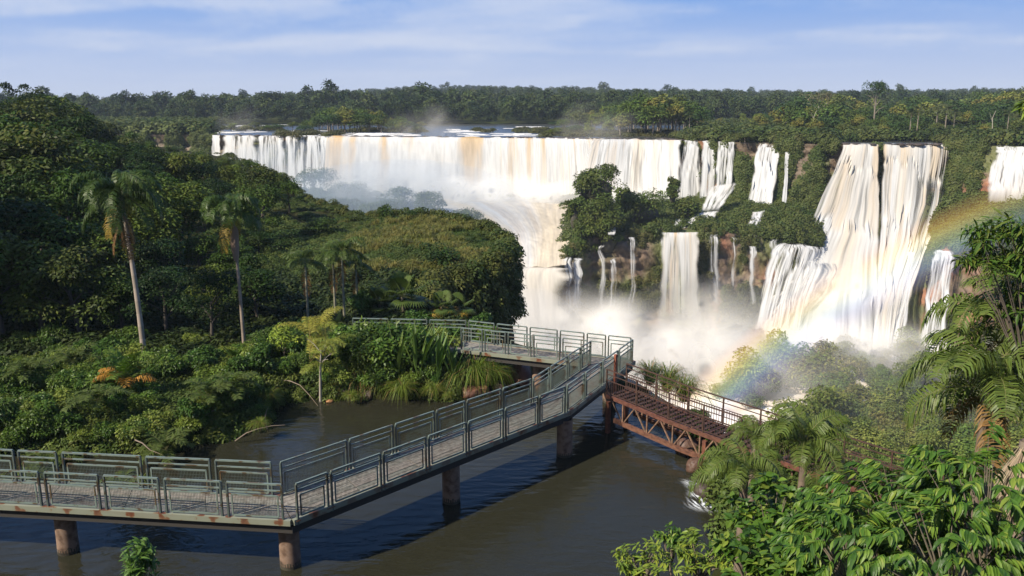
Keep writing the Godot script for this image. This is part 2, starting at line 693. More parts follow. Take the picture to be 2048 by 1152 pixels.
# clouds of spray: each [centre, half extents, how many, size, thickness]
func spray(called: String, label: String, banks: Array, tint := Color(1, 1, 1)) -> void:
	var spots := []
	var tints := PackedColorArray()
	for b in banks:
		for i in b[2]:
			var d := any_dir() * pow(rng.randf(), 0.6)
			var at: Vector3 = b[0] + d * b[1]
			var up: Vector3 = (SUNWARD + Vector3(0.15, 0, 0.5) + any_dir() * 0.45).normalized()
			var sx := up.cross(any_dir()).normalized()
			var k: float = b[3] * rng.randf_range(0.6, 1.4)
			spots.append(Transform3D(Basis(sx * k, up * k, sx.cross(up) * k), at))
			tints.append(Color(tint.r, tint.g, tint.b, b[4] * rng.randf_range(0.6, 1.2)))
	scatter(called, M.puff, M.spray, spots, label, tints)


func mist(called: String, label: String, at: Vector3, size: Vector3, density: float, col := Color(1, 1, 1), tilt := 0.0) -> void:
	var f := FogVolume.new()
	f.shape = RenderingServer.FOG_VOLUME_SHAPE_ELLIPSOID
	f.size = size
	var m: FogMaterial
	var key := "fog%.4f%.2f" % [density, col.b]
	if M.has(key):
		m = M[key]
	else:
		m = FogMaterial.new()
		m.density = density
		m.albedo = col
		M[key] = m
	f.material = m
	f.name = numbered(called)
	add_child(f)
	f.position = at
	f.rotation.z = tilt
	f.set_meta("kind", "stuff")
	f.set_meta("label", label)


# ---------------------------------------------------------------- walkway
const STEEL := Color(0.075, 0.098, 0.088)
const STEEL2 := Color(0.15, 0.185, 0.165)


func rail_panel(parent: Node3D, a: Vector3, b: Vector3, mesh_wire := true) -> void:
	var t := Node3D.new()
	t.name = "railing_panel"
	parent.add_child(t, true)
	t.position = a
	var f := (b - a).normalized()
	var l := (b - a).length()
	var o := Vector3.ZERO
	var e := f * l
	var up := Vector3.UP
	for q in [o, e]:
		var pm := MB.new()
		pm.bar(q - up * 0.16, q + up * 1.1, 0.075, 0.05, STEEL, f)
		pm.bar(q - f * 0.07 - up * 0.02, q + f * 0.07 - up * 0.02, 0.12, 0.02, Color(0.16, 0.07, 0.035))
		obj("post", pm.commit(), M.paint, t)
	var r := MB.new()
	r.bar(o + up * 1.12, e + up * 1.12, 0.055, 0.05, STEEL2)
	obj("top_rail", r.commit(), M.paint, t)
	var r2 := MB.new()
	r2.bar(o + up * 0.92, e + up * 0.92, 0.04, 0.04, STEEL2)
	obj("middle_rail", r2.commit(), M.paint, t)
	var i0 := o + f * 0.13
	var i1 := e - f * 0.13
	var fr := MB.new()
	fr.bar(i0 + up * 0.75, i1 + up * 0.75, 0.035, 0.045, STEEL2)
	fr.bar(i0 + up * 0.1, i1 + up * 0.1, 0.035, 0.05, STEEL2)
	for q in [i0, i1]:
		fr.bar(q + up * 0.1, q + up * 0.75, 0.035, 0.045, STEEL2, f)
	obj("infill_frame", fr.commit(), M.paint, t)
	if mesh_wire:
		var w := MB.new()
		var n := int(l / 0.055)
		for k in n:
			var q := i0.lerp(i1, (k + 0.5) / n)
			w.bar(q + up * 0.11, q + up * 0.74, 0.01, 0.008, STEEL, f)
		for k in 6:
			var y := up * (0.2 + k * 0.1)
			w.bar(i0 + y, i1 + y, 0.005, 0.005, STEEL)
		var wo := obj("wire_mesh", w.commit(), M.paint, t)
		wo.set_meta("kind", "stuff")


func rail_run(parent: Node3D, pts: Array, wire := true) -> void:   # pairs of panel ends
	for k in pts:
		rail_panel(parent, k[0], k[1], wire)


func deck_strip(parent: Node3D, n0: Vector3, n1: Vector3, f0: Vector3, f1: Vector3) -> void:
	var length := n0.distance_to(n1)
	var steps := maxi(1, int(round(length / 2.4)))
	var rows := 7
	for s in steps:
		var shift := rng.randf_range(-0.1, 0.1) / steps
		for k in rows:
			var a := float(s) / steps + 0.0015
			var e := float(s + 1) / steps - 0.0015
			var w0 := (k + 0.04) / rows
			var w1 := (k + 0.96) / rows
			var y := Vector3(0, rng.randf_range(-0.004, 0.004), 0)
			var q := []
			for dy in [-0.045, 0.0]:
				for w in [[a, w0], [e, w0], [e, w1], [a, w1]]:
					q.append(n0.lerp(n1, w[0]).lerp(f0.lerp(f1, w[0]), w[1]) + y + Vector3(0, dy, 0))
			var b := MB.new()
			b.hexa(q, jit(Color(0.205, 0.192, 0.168), 0.16))
			obj("plank", b.commit(), M.wood, parent)


func edge_beam(parent: Node3D, a: Vector3, b: Vector3, out: Vector3) -> void:
	var c := MB.new()
	var up := Vector3.UP
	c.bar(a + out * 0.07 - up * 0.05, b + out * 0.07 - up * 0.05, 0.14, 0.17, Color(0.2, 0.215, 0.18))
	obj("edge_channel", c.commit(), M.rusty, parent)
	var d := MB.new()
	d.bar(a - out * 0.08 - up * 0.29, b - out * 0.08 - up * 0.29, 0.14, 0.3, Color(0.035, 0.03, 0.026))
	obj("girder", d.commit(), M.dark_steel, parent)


func pile(parent: Node3D, at: Vector2, top: float, r := 0.31) -> void:
	var b := MB.new()
	var hs := [-1.6, 0.05, 0.12, 0.5, top]
	var pts := []
	var rad := []
	for h in hs:
		pts.append(Vector3(at.x, h, at.y))
		rad.append(r * (1.0 if h != 0.12 else 1.02))
	b.tube(pts, rad, 24, Color(0.21, 0.145, 0.105))
	obj("pile", b.commit(), M.concrete, parent)
	var st := MB.new()
	var sp := []
	for i in 25:
		var a := TAU * i / 24
		var top_ := 0.2 + 0.12 * fine.get_noise_2d(cos(a) * 30 + at.x * 9, sin(a) * 30)
		sp.append([Vector3(at.x + cos(a) * (r + 0.006), -0.6, at.y + sin(a) * (r + 0.006)), Vector3(at.x + cos(a) * (r + 0.006), top_, at.y + sin(a) * (r + 0.006))])
	for i in 24:
		st.quad(sp[i + 1][0], sp[i][0], sp[i][1], sp[i + 1][1], Color(0.05, 0.045, 0.028))
	obj("waterline_stain", st.commit(), M.concrete, parent)


func walkway() -> void:
	var w := thing("walkway", "grey green steel boardwalk with railings that zigzags over the dark pool", "boardwalk")
	var y := 1.9
	var n := [Vector3(-24, y, -24.6), Vector3(-14.2, y, -23.55), Vector3(-6.42, y, -22.66), Vector3(2.2, y, -31.62), Vector3(5.72, y, -38.35)]
	var f := [Vector3(-24, y, -26.05), Vector3(-14.35, y, -25.02), Vector3(-7.2, y, -24.15), Vector3(0.86, y, -32.42), Vector3(3.7, y, -37.86)]
	for i in 4:
		deck_strip(w, n[i], n[i + 1], f[i], f[i + 1])
		var d: Vector3 = (n[i + 1] - n[i]).normalized()
		var out := d.cross(Vector3.UP)
		edge_beam(w, n[i], n[i + 1], out)
		edge_beam(w, f[i], f[i + 1], -out)
		var u := MB.new()
		var q := []
		for dy in [-0.09, -0.06]:
			for c in [n[i], n[i + 1], f[i + 1], f[i]]:
				q.append(c + Vector3(0, dy, 0))
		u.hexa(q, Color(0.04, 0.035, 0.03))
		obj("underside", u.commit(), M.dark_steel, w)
	var fn := [Vector3(3.7, y, -37.86), Vector3(-2.55, y, -40.3), Vector3(-9.5, y, -40.9)]
	var ff := [Vector3(5.72, y, -38.35), Vector3(-2.3, y, -41.7), Vector3(-9.5, y, -42.3)]
	for i in 2:
		deck_strip(w, fn[i + 1], fn[i], ff[i + 1], ff[i])
		var d: Vector3 = (fn[i] - fn[i + 1]).normalized()
		var out := d.cross(Vector3.UP)
		edge_beam(w, fn[i + 1], fn[i], out)
		edge_beam(w, ff[i + 1], ff[i], -out)
		var u := MB.new()
		var q := []
		for dy in [-0.09, -0.06]:
			for c in [fn[i + 1], fn[i], ff[i], ff[i + 1]]:
				q.append(c + Vector3(0, dy, 0))
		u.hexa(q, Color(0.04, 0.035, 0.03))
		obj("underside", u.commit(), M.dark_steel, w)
	# railings: the panels one by one, as they stand
	rail_run(w, [
		[Vector3(-20.0, y, -24.13), Vector3(-18.2, y, -23.94)], [Vector3(-18.0, y, -23.92), Vector3(-16.2, y, -23.73)], [Vector3(-16.0, y, -23.71), Vector3(-14.16, y, -23.5)],
		[Vector3(-13.95, y, -23.48), Vector3(-12.28, y, -23.28)], [Vector3(-12.08, y, -23.26), Vector3(-10.4, y, -23.06)], [Vector3(-10.2, y, -23.04), Vector3(-8.5, y, -22.85)], [Vector3(-8.3, y, -22.82), Vector3(-6.66, y, -22.63)],
		[Vector3(-19.6, y, -25.56), Vector3(-17.8, y, -25.36)], [Vector3(-17.6, y, -25.33), Vector3(-15.85, y, -25.13)], [Vector3(-15.66, y, -25.1), Vector3(-14.4, y, -24.97)], [Vector3(-14.18, y, -24.95), Vector3(-11.6, y, -24.65)],
		[Vector3(-11.4, y, -24.62), Vector3(-9.36, y, -24.41)], [Vector3(-9.16, y, -24.38), Vector3(-7.4, y, -24.19)],
		[Vector3(-6.25, y, -22.68), Vector3(-5.52, y, -23.45)], [Vector3(-5.42, y, -23.55), Vector3(-4.15, y, -24.86)], [Vector3(-4.06, y, -24.96), Vector3(-2.86, y, -26.21)], [Vector3(-2.76, y, -26.31), Vector3(-1.6, y, -27.52)],
		[Vector3(-1.5, y, -27.62), Vector3(-0.33, y, -28.84)], [Vector3(-0.23, y, -28.94), Vector3(0.96, y, -30.18)], [Vector3(1.05, y, -30.28), Vector3(2.06, y, -31.35)], [Vector3(2.16, y, -31.5), Vector3(2.93, y, -32.95)],
		[Vector3(3.02, y, -33.1), Vector3(3.8, y, -34.55)], [Vector3(3.9, y, -34.75), Vector3(4.72, y, -36.3)], [Vector3(4.82, y, -36.5), Vector3(5.64, y, -38.1)],
		[Vector3(-7.1, y, -24.2), Vector3(-5.42, y, -25.93)], [Vector3(-5.32, y, -26.03), Vector3(-4.1, y, -27.29)], [Vector3(-4.0, y, -27.39), Vector3(-2.8, y, -28.62)], [Vector3(-2.7, y, -28.72), Vector3(-1.76, y, -29.69)],
		[Vector3(-1.66, y, -29.79), Vector3(-0.44, y, -31.04)], [Vector3(-0.34, y, -31.14), Vector3(0.76, y, -32.28)], [Vector3(0.86, y, -32.42), Vector3(1.55, y, -33.78)], [Vector3(1.63, y, -33.95), Vector3(2.4, y, -35.42)],
		[Vector3(2.47, y, -35.58), Vector3(3.08, y, -36.74)], [Vector3(3.15, y, -36.9), Vector3(3.65, y, -37.8)]])
	rail_run(w, [
		[Vector3(3.5, y, -37.93), Vector3(2.4, y, -38.36)], [Vector3(2.25, y, -38.42), Vector3(1.05, y, -38.89)], [Vector3(0.9, y, -38.95), Vector3(-0.18, y, -39.37)], [Vector3(-0.33, y, -39.43), Vector3(-1.32, y, -39.82)], [Vector3(-1.46, y, -39.87), Vector3(-2.5, y, -40.28)],
		[Vector3(5.6, y, -38.4), Vector3(4.6, y, -38.82)], [Vector3(4.46, y, -38.88), Vector3(3.62, y, -39.23)], [Vector3(3.46, y, -39.29), Vector3(2.36, y, -39.75)], [Vector3(2.2, y, -39.82), Vector3(0.9, y, -40.36)], [Vector3(0.74, y, -40.43), Vector3(-0.74, y, -41.05)],
		[Vector3(-0.9, y, -41.11), Vector3(-2.2, y, -41.66)], [Vector3(-2.36, y, -41.7), Vector3(-4.2, y, -41.86)], [Vector3(-4.36, y, -41.87), Vector3(-6.2, y, -42.03)], [Vector3(-6.36, y, -42.05), Vector3(-8.2, y, -42.2)]], false)
	for k in [[-13.95, -24.25], [-6.75, -23.42], [-2.15, -27.7], [2.1, -31.75], [-20.5, -24.9], [1.3, -39.7], [-4.0, -41.3], [4.6, -38.0]]:
		pile(w, Vector2(k[0], k[1]), 1.55)


const RUST := Color(0.12, 0.05, 0.032)
const RUST2 := Color(0.07, 0.036, 0.027)


func footbridge() -> void:
	var w := thing("footbridge", "rusty red steel footbridge with slatted steps and lattice girder beside the boardwalk", "footbridge")
	var a := Vector3(4.0, 1.72, -34.15)
	var d := Vector3(0.655, 0, 0.755).normalized()
	var s := d.cross(Vector3.UP) * -1.0     # towards the far side
	var wide := 1.25
	var length := 13.4
	var drop := func(x: float) -> float: return -0.16 * smoothstep(0.0, 4.0, x) - 0.012 * x
	var at := func(x: float, side_: float, h: float) -> Vector3: return a + d * x + s * side_ + Vector3(0, h + drop.call(x), 0)
	var n := 46
	for k in n:
		var x := 0.15 + k * length / n
		var b := MB.new()
		b.bar(at.call(x, 0.03, 0.0), at.call(x, wide - 0.03, 0.0), 0.17, 0.035, jit(RUST2, 0.25))
		obj("tread", b.commit(), M.rust, w)
	for side_ in [0.0, wide]:
		var seg := 8
		for k in seg:
			var x0 := k * length / seg
			var x1 := (k + 1) * length / seg
			var b := MB.new()
			b.bar(at.call(x0, side_, -0.06), at.call(x1, side_, -0.06), 0.07, 0.17, jit(RUST, 0.1))
			obj("stringer", b.commit(), M.rust, w)
			if k >= 0:
				var c := MB.new()
				c.bar(at.call(x0 + 0.5, side_, -1.0), at.call(x1 + (0.5 if k < seg - 1 else 0.0), side_, -1.0), 0.12, 0.19, jit(Color(0.15, 0.072, 0.045), 0.08))
				obj("bottom_chord", c.commit(), M.rust, w)
		var bays := 10
		for k in bays:
			var x0 := 0.3 + k * (length - 0.3) / bays
			var xm := x0 + 0.62
			var x1 := 0.3 + (k + 1) * (length - 0.3) / bays
			for e in [[x0, -0.1, xm, -0.95], [x1, -0.1, xm + 0.1, -0.95]]:
				var b := MB.new()
				b.bar(at.call(e[0], side_, e[1]), at.call(e[2], side_, e[3]), 0.05, 0.05, jit(Color(0.2, 0.13, 0.085), 0.12), s)
				obj("truss_diagonal", b.commit(), M.rust, w)
			var v := MB.new()
			v.bar(at.call(xm + 0.05, side_, -0.95), at.call(xm + 0.05, side_, -0.1), 0.06, 0.06, jit(Color(0.2, 0.125, 0.08), 0.1), s)
			obj("truss_post", v.commit(), M.rust, w)
	for side_ in [0.0, wide]:
		for h in [1.12, 0.92, 0.66, 0.1]:
			for k in 8:
				var b := MB.new()
				b.bar(at.call(k * length / 8, side_, h), at.call((k + 1) * length / 8, side_, h), 0.045 if h > 1 else 0.03, 0.045 if h > 1 else 0.03, RUST2)
				obj("handrail" if h > 1 else "rail", b.commit(), M.rust, w)
		for k in 9:
			var b := MB.new()
			var x := 0.02 + k * (length - 0.1) / 8
			b.bar(at.call(x, side_, -0.1), at.call(x, side_, 1.13), 0.05, 0.05, RUST2, d)
			obj("post", b.commit(), M.rust, w)
		for k in 112:
			var b := MB.new()
			var x := 0.08 + k * (length - 0.1) / 112
			b.bar(at.call(x, side_, 0.1), at.call(x, side_, 0.66), 0.018, 0.018, RUST2, d)
			obj("baluster", b.commit(), M.rust, w)
	for k in [[0.1, 0.05], [0.1, 1.2], [5.1, 0.05], [5.1, 1.2], [10.4, 0.05], [10.4, 1.2]]:
		var b := MB.new()
		var q: Vector3 = at.call(k[0], k[1], -0.3)
		b.bar(Vector3(q.x, -2.0, q.z), q, 0.16, 0.16, Color(0.16, 0.06, 0.035), d)
		obj("support", b.commit(), M.rust, w)
	var g := MB.new()
	g.bar(Vector3(4.55, 1.2, -35.6), Vector3(4.55, 3.05, -35.6), 0.11, 0.11, Color(0.27, 0.09, 0.045), d)
	obj("gate_post", g.commit(), M.rust, w)


func materials() -> void:
	var m := mat("leaf", Color(1, 1, 1), 0.55, true)
	m.metallic_specular = 0.28
	m.backlight_enabled = true
	m.backlight = lin(0.3, 0.38, 0.1)
	m = mat("gloss_leaf", Color(1, 1, 1), 0.44, true)
	m.metallic_specular = 0.33
	m.backlight_enabled = true
	m.backlight = lin(0.36, 0.44, 0.1)
	mat("bark", Color(1, 1, 1), 0.9, true)
	m = mat("earth", Color(1, 1, 1), 1.0, true)
	m.metallic_specular = 0.15
	m = mat("rock", Color(1, 1, 1), 0.7, true)
	m.normal_enabled = true
	m.normal_texture = noise_tex(512, 0.02, [], 5, 5, true, 7.0)
	m.uv1_triplanar = true
	m.uv1_world_triplanar = true
	m.uv1_scale = Vector3.ONE * 0.06
	m = mat("boulder", Color(1, 1, 1), 0.6, true)
	m.normal_enabled = true
	m.normal_texture = noise_tex(256, 0.03, [], 6, 5, true, 6.0)
	m.uv1_triplanar = true
	m.uv1_scale = Vector3.ONE * 0.7
	m = mat("falls", Color(1, 1, 1), 0.75, true)
	m.transparency = BaseMaterial3D.TRANSPARENCY_ALPHA
	m.metallic_specular = 0.2
	m.backlight_enabled = true
	m.backlight = lin(0.3, 0.3, 0.3)
	m = mat("foam", Color(1, 1, 1), 0.8, true)
	m = mat("spray", Color(0.95, 0.945, 0.93, 0.29), 1.0, true)
	m.transparency = BaseMaterial3D.TRANSPARENCY_ALPHA
	m.specular_mode = BaseMaterial3D.SPECULAR_DISABLED
	m.backlight_enabled = true
	m.backlight = lin(0.7, 0.7, 0.7)
	m = mat("bow", Color(1, 1, 1, 0.29), 1.0, true)
	m.transparency = BaseMaterial3D.TRANSPARENCY_ALPHA
	m.specular_mode = BaseMaterial3D.SPECULAR_DISABLED
	m = mat("pool", lin(0.021, 0.021, 0.013), 0.1)
	m.metallic_specular = 0.32
	m.normal_enabled = true
	m.normal_texture = noise_tex(1024, 0.012, [], 11, 4, true, 3.0)
	m.normal_scale = 0.7
	m.uv1_triplanar = true
	m.uv1_world_triplanar = true
	m.uv1_scale = Vector3(0.06, 0.06, 0.16)
	m = mat("river", lin(0.05, 0.05, 0.04), 0.25)
	m.normal_enabled = true
	m.normal_texture = noise_tex(512, 0.02, [], 12, 4, true, 3.0)
	m.normal_scale = 0.6
	m.uv1_triplanar = true
	m.uv1_world_triplanar = true
	m.uv1_scale = Vector3(0.02, 0.02, 0.05)
	var spots := noise_tex(512, 0.012, [[0.0, 0.46, 0.62, 0.72, 1.0], [Color(0.9, 0.95, 0.92), Color(1, 1, 1), Color(0.93, 0.95, 0.93), Color(0.8, 0.62, 0.48), Color(0.62, 0.4, 0.28)]], 21)
	m = mat("paint", Color(1, 1, 1), 0.42, true)
	m.albedo_texture = spots
	m.uv1_triplanar = true
	m.uv1_world_triplanar = true
	m.uv1_scale = Vector3.ONE * 0.3
	m = mat("rusty", Color(1, 1, 1), 0.6, true)
	m.albedo_texture = noise_tex(512, 0.01, [[0.0, 0.66, 0.72, 0.82, 1.0], [Color(1, 1, 0.98), Color(0.95, 0.95, 0.9), Color(0.85, 0.6, 0.45), Color(0.75, 0.42, 0.28), Color(0.6, 0.35, 0.25)]], 22)
	m.uv1_triplanar = true
	m.uv1_world_triplanar = true
	m.uv1_scale = Vector3.ONE * 0.22
	mat("dark_steel", Color(1, 1, 1), 0.8, true)
	m = mat("rust", Color(1, 1, 1), 0.75, true)
	m.albedo_texture = noise_tex(512, 0.02, [[0.0, 0.45, 0.6, 1.0], [Color(0.55, 0.5, 0.48), Color(0.85, 0.8, 0.78), Color(1, 1, 1), Color(1, 0.9, 0.8)]], 23)
	m.uv1_triplanar = true
	m.uv1_world_triplanar = true
	m.uv1_scale = Vector3.ONE * 0.5
	m = mat("wood", Color(1, 1, 1), 0.85, true)
	m.albedo_texture = noise_tex(512, 0.02, [[0.0, 0.4, 0.6, 1.0], [Color(0.7, 0.68, 0.66), Color(0.86, 0.85, 0.84), Color(1, 1, 1), Color(0.9, 0.86, 0.8)]], 24)
	m.uv1_triplanar = true
	m.uv1_world_triplanar = true
	m.uv1_scale = Vector3.ONE * 0.4
	m = mat("concrete", Color(1, 1, 1), 0.85, true)
	m.albedo_texture = noise_tex(512, 0.015, [[0.0, 0.35, 0.6, 1.0], [Color(0.5, 0.45, 0.42), Color(0.8, 0.76, 0.72), Color(1, 1, 1), Color(0.95, 0.9, 0.84)]], 25)
	m.uv1_triplanar = true
	m.uv1_world_triplanar = true
	m.uv1_scale = Vector3.ONE * 0.35


func sky_picture() -> ImageTexture:
	var w := 2048
	var h := 1024
	var im := Image.create(w, h, false, Image.FORMAT_RGBF)
	var f := FastNoiseLite.new()
	f.seed = 4
	f.frequency = 1.0
	f.fractal_octaves = 5
	f.domain_warp_enabled = true
	f.domain_warp_amplitude = 0.5
	f.domain_warp_frequency = 0.7
	var low := Color(0.63, 0.7, 0.87)
	im.fill(Color(0.30, 0.34, 0.36))
	for j in h / 2:
		var e := PI * (0.5 - (j + 0.5) / h)
		var y := sin(e)
		var base := low.lerp(Color(0.15, 0.37, 0.85), clampf(pow(y * 7.5, 1.15), 0, 1)).lerp(Color(0.07, 0.2, 0.55), smoothstep(0.16, 0.62, y))
		for i in w:
			var col := base
			if e < 1.3:
				var a := TAU * (i + 0.5) / w
				var k := 1.0 / (y + 0.1)
				var px := sin(a) * cos(e) * k
				var pz := -cos(a) * cos(e) * k
				var c1 := f.get_noise_2d(px * 0.5 + pz * 0.1, pz * 0.8 - px * 0.25)
				var c2 := f.get_noise_2d(px * 0.16 + 31.0, pz * 0.5)
				var cover := smoothstep(-0.2, 0.65, c1 * 0.6 + c2 * 0.9 - 0.02 - 0.3 * sin(a)) * 0.8 * smoothstep(0.0, 0.07, y)
				col = base.lerp(Color(0.82, 0.85, 0.93), cover * 0.7)
			im.set_pixel(i, j, col)
	return ImageTexture.create_from_image(im)


func _ready() -> void:
	rng.seed = 20
	fine.seed = 3
	fine.frequency = 0.06
	fine.fractal_octaves = 4
	broad.seed = 8
	broad.frequency = 0.02
	broad.fractal_octaves = 3

	var cam := Camera3D.new()
	cam.name = "camera"
	cam.position = Vector3(0, 13.7, 0)
	cam.rotation_degrees = Vector3(-12.155, 0, 0)
	cam.fov = 37.641
	cam.near = 0.2
	cam.far = 20000
	add_child(cam)
	cam.current = true

	var we := WorldEnvironment.new()
	we.name = "environment"
	var env := Environment.new()
	env.background_mode = Environment.BG_SKY
	var sky := Sky.new()
	var ps := PanoramaSkyMaterial.new()
	ps.panorama = sky_picture()
	ps.energy_multiplier = 0.6
	sky.sky_material = ps
	env.sky = sky
	env.tonemap_mode = Environment.TONE_MAPPER_LINEAR
	env.tonemap_exposure = 1.58
	env.sdfgi_enabled = true
	env.ssao_enabled = true
	env.ssil_enabled = true
	env.fog_enabled = true
	env.fog_density = 0.00014
	env.fog_light_color = Color(0.86, 0.92, 1.0)
	env.volumetric_fog_enabled = true
	env.volumetric_fog_density = 0.0
	we.environment = env
	add_child(we)

	var sun := DirectionalLight3D.new()
	sun.name = "sun"
	sun.light_color = Color(1.0, 0.955, 0.88)
	sun.light_energy = 1.6
	sun.light_angular_distance = 0.5
	sun.shadow_enabled = true
	add_child(sun)
	sun.look_at_from_position(Vector3.ZERO, -SUNWARD, Vector3.UP)

	materials()
	M.puff = puff_mesh()

	# ------------------------------------------------ the land
	var line := [Vector3(-224.98, 1.00, -252.48), Vector3(-131.91, 1.00, -244.06), Vector3(-90.16, 1.00, -221.85), Vector3(-64.28, 1.00, -190.87), Vector3(-43.52, 1.00, -154.32), Vector3(-27.28, 1.00, -115.47), Vector3(-19.01, 1.00, -100.29), Vector3(-12.82, 1.00, -94.07), Vector3(-7.73, 1.00, -90.07), Vector3(-4.09, 1.00, -86.74), Vector3(-2.05, 1.00, -81.70), Vector3(-0.90, 1.00, -74.71), Vector3(-0.83, 1.00, -69.25), Vector3(-1.52, 1.00, -63.13), Vector3(-3.49, 1.00, -61.43), Vector3(-5.70, 1.00, -59.65), Vector3(-6.22, 1.00, -56.37), Vector3(-5.01, 1.00, -50.74), Vector3(-2.88, 0.50, -50.21), Vector3(-0.41, 0.50, -48.35), Vector3(2.15, 0.50, -45.99), Vector3(4.70, 0.50, -43.29), Vector3(6.22, 0.50, -41.20), Vector3(6.95, 0.50, -39.14), Vector3(8.12, 0.50, -36.06), Vector3(9.06, 0.50, -33.07), Vector3(10.44, 0.50, -30.84), Vector3(14.01, 0.50, -28.36), Vector3(21.59, 0.50, -26.41), Vector3(34.65, 0.50, -24.68)]
	for q in line:
		brink.append(Vector2(q.x, q.z))
	shelf = brink.duplicate()
	shelf.append(Vector2(200, 30))
	shelf.append(Vector2(-400, 30))
	shelf.append(Vector2(-400, brink[0].y))
	for q in [Vector3(-32.30, 0.00, -29.44), Vector3(-24.06, 0.00, -31.03), Vector3(-19.49, 0.00, -32.01), Vector3(-16.78, 0.00, -32.26), Vector3(-14.03, 0.00, -32.01), Vector3(-12.37, 0.00, -33.05), Vector3(-11.07, 0.00, -35.02), Vector3(-11.13, 0.00, -37.23), Vector3(-10.58, 0.00, -38.25), Vector3(-8.72, 0.00, -38.46), Vector3(-6.32, 0.00, -38.46), Vector3(-3.43, 0.00, -38.25), Vector3(-1.79, 0.00, -38.96), Vector3(-0.34, 0.00, -39.55), Vector3(0.91, 0.00, -40.62), Vector3(2.95, 0.00, -40.94), Vector3(4.27, 0.00, -38.96), Vector3(5.48, 0.00, -37.23), Vector3(6.70, 0.00, -34.90), Vector3(7.20, 0.00, -32.01), Vector3(6.95, 0.00, -29.44), Vector3(6.90, 0.00, -27.79), Vector3(7.13, 0.00, -26.67), Vector3(6.88, 0.00, -24.96), Vector3(5.33, 0.00, -21.57), Vector3(-24.45, 0.00, -21.57)]:
		pool_edge.append(Vector2(q.x, q.z))
	near_land()
	var pp := PackedVector3Array()
	var pc := PackedColorArray()
	for q in [Vector3(-60, 0, -47), Vector3(12, 0, -47), Vector3(-60, 0, -14), Vector3(12, 0, -14)]:
		pp.append(q)
		pc.append(Color.WHITE)
	# the sheet stops short of the brink
	var pol := PackedVector2Array()
	for i in range(16, 27):
		pol.append(brink[i])
	pol.append(Vector2(9.5, -13))
	pol.append(Vector2(-60, -13))
	pol.append(Vector2(-60, -47))
	var mb := MB.new()
	var ti := Geometry2D.triangulate_polygon(pol)
	for i in range(0, ti.size(), 3):
		var t := []
		for k in 3:
			t.append(Vector3(pol[ti[i + k]].x, 0, pol[ti[i + k]].y))
		if (t[1] - t[0]).cross(t[2] - t[0]).y < 0:
			t = [t[0], t[2], t[1]]
		mb.tri(t[0], t[1], t[2], Color.WHITE)
	struct("water", mb.commit(), M.pool, "dark still pool under the boardwalk")

	for k in [[-100, 330, -15, 318, -18, 290, 270], [250, 315, -15, 305, -18, 270, 250], [420, 303, -15, 292, -18, 250, 235], [700, 291, -15, 279, -19, 215, 205], [1000, 278, -15, 264, -22, 192, 182], [1120, 272, -15, 260, -22, 190, 183], [1190, 268, -15, 254, -16.5, 198, 193], [1340, 264, -15, 250, -16, 198, 192], [1420, 252, -14, 240, -16, 200, 191], [1500, 243, -13, 233, -17, 203, 190], [1600, 236, -13, 226, -19, 203, 190], [1680, 231, -14, 225, -24, 214, 196], [1800, 229, -14, 225, -26, 214, 196], [1900, 229, -11, 222, -21, 204, 188], [2000, 222, -9, 212, -20, 196, 180], [2200, 215, -9, 205, -20, 188, 172], [2600, 205, -9, 195, -20, 180, 165]]:
		var u: float = k[0]
		var px := func(y: float, d: float) -> Vector3: return Vector3((u - 1024.0) / 1690.0 * (0.97758 * d + 0.21056 * (13.7 - y)), y, -d)
		cols.append([px.call(3.55, k[1]), px.call(k[2], k[3]), px.call(k[4], k[5]), px.call(-42.0, k[6]), px.call(-43.0, 84.0)])
	far_walls()
	upper_land()
	walkway()
	footbridge()
	falling_water()
	far_plants()
	near_plants()
	foreground_plants()
	air()


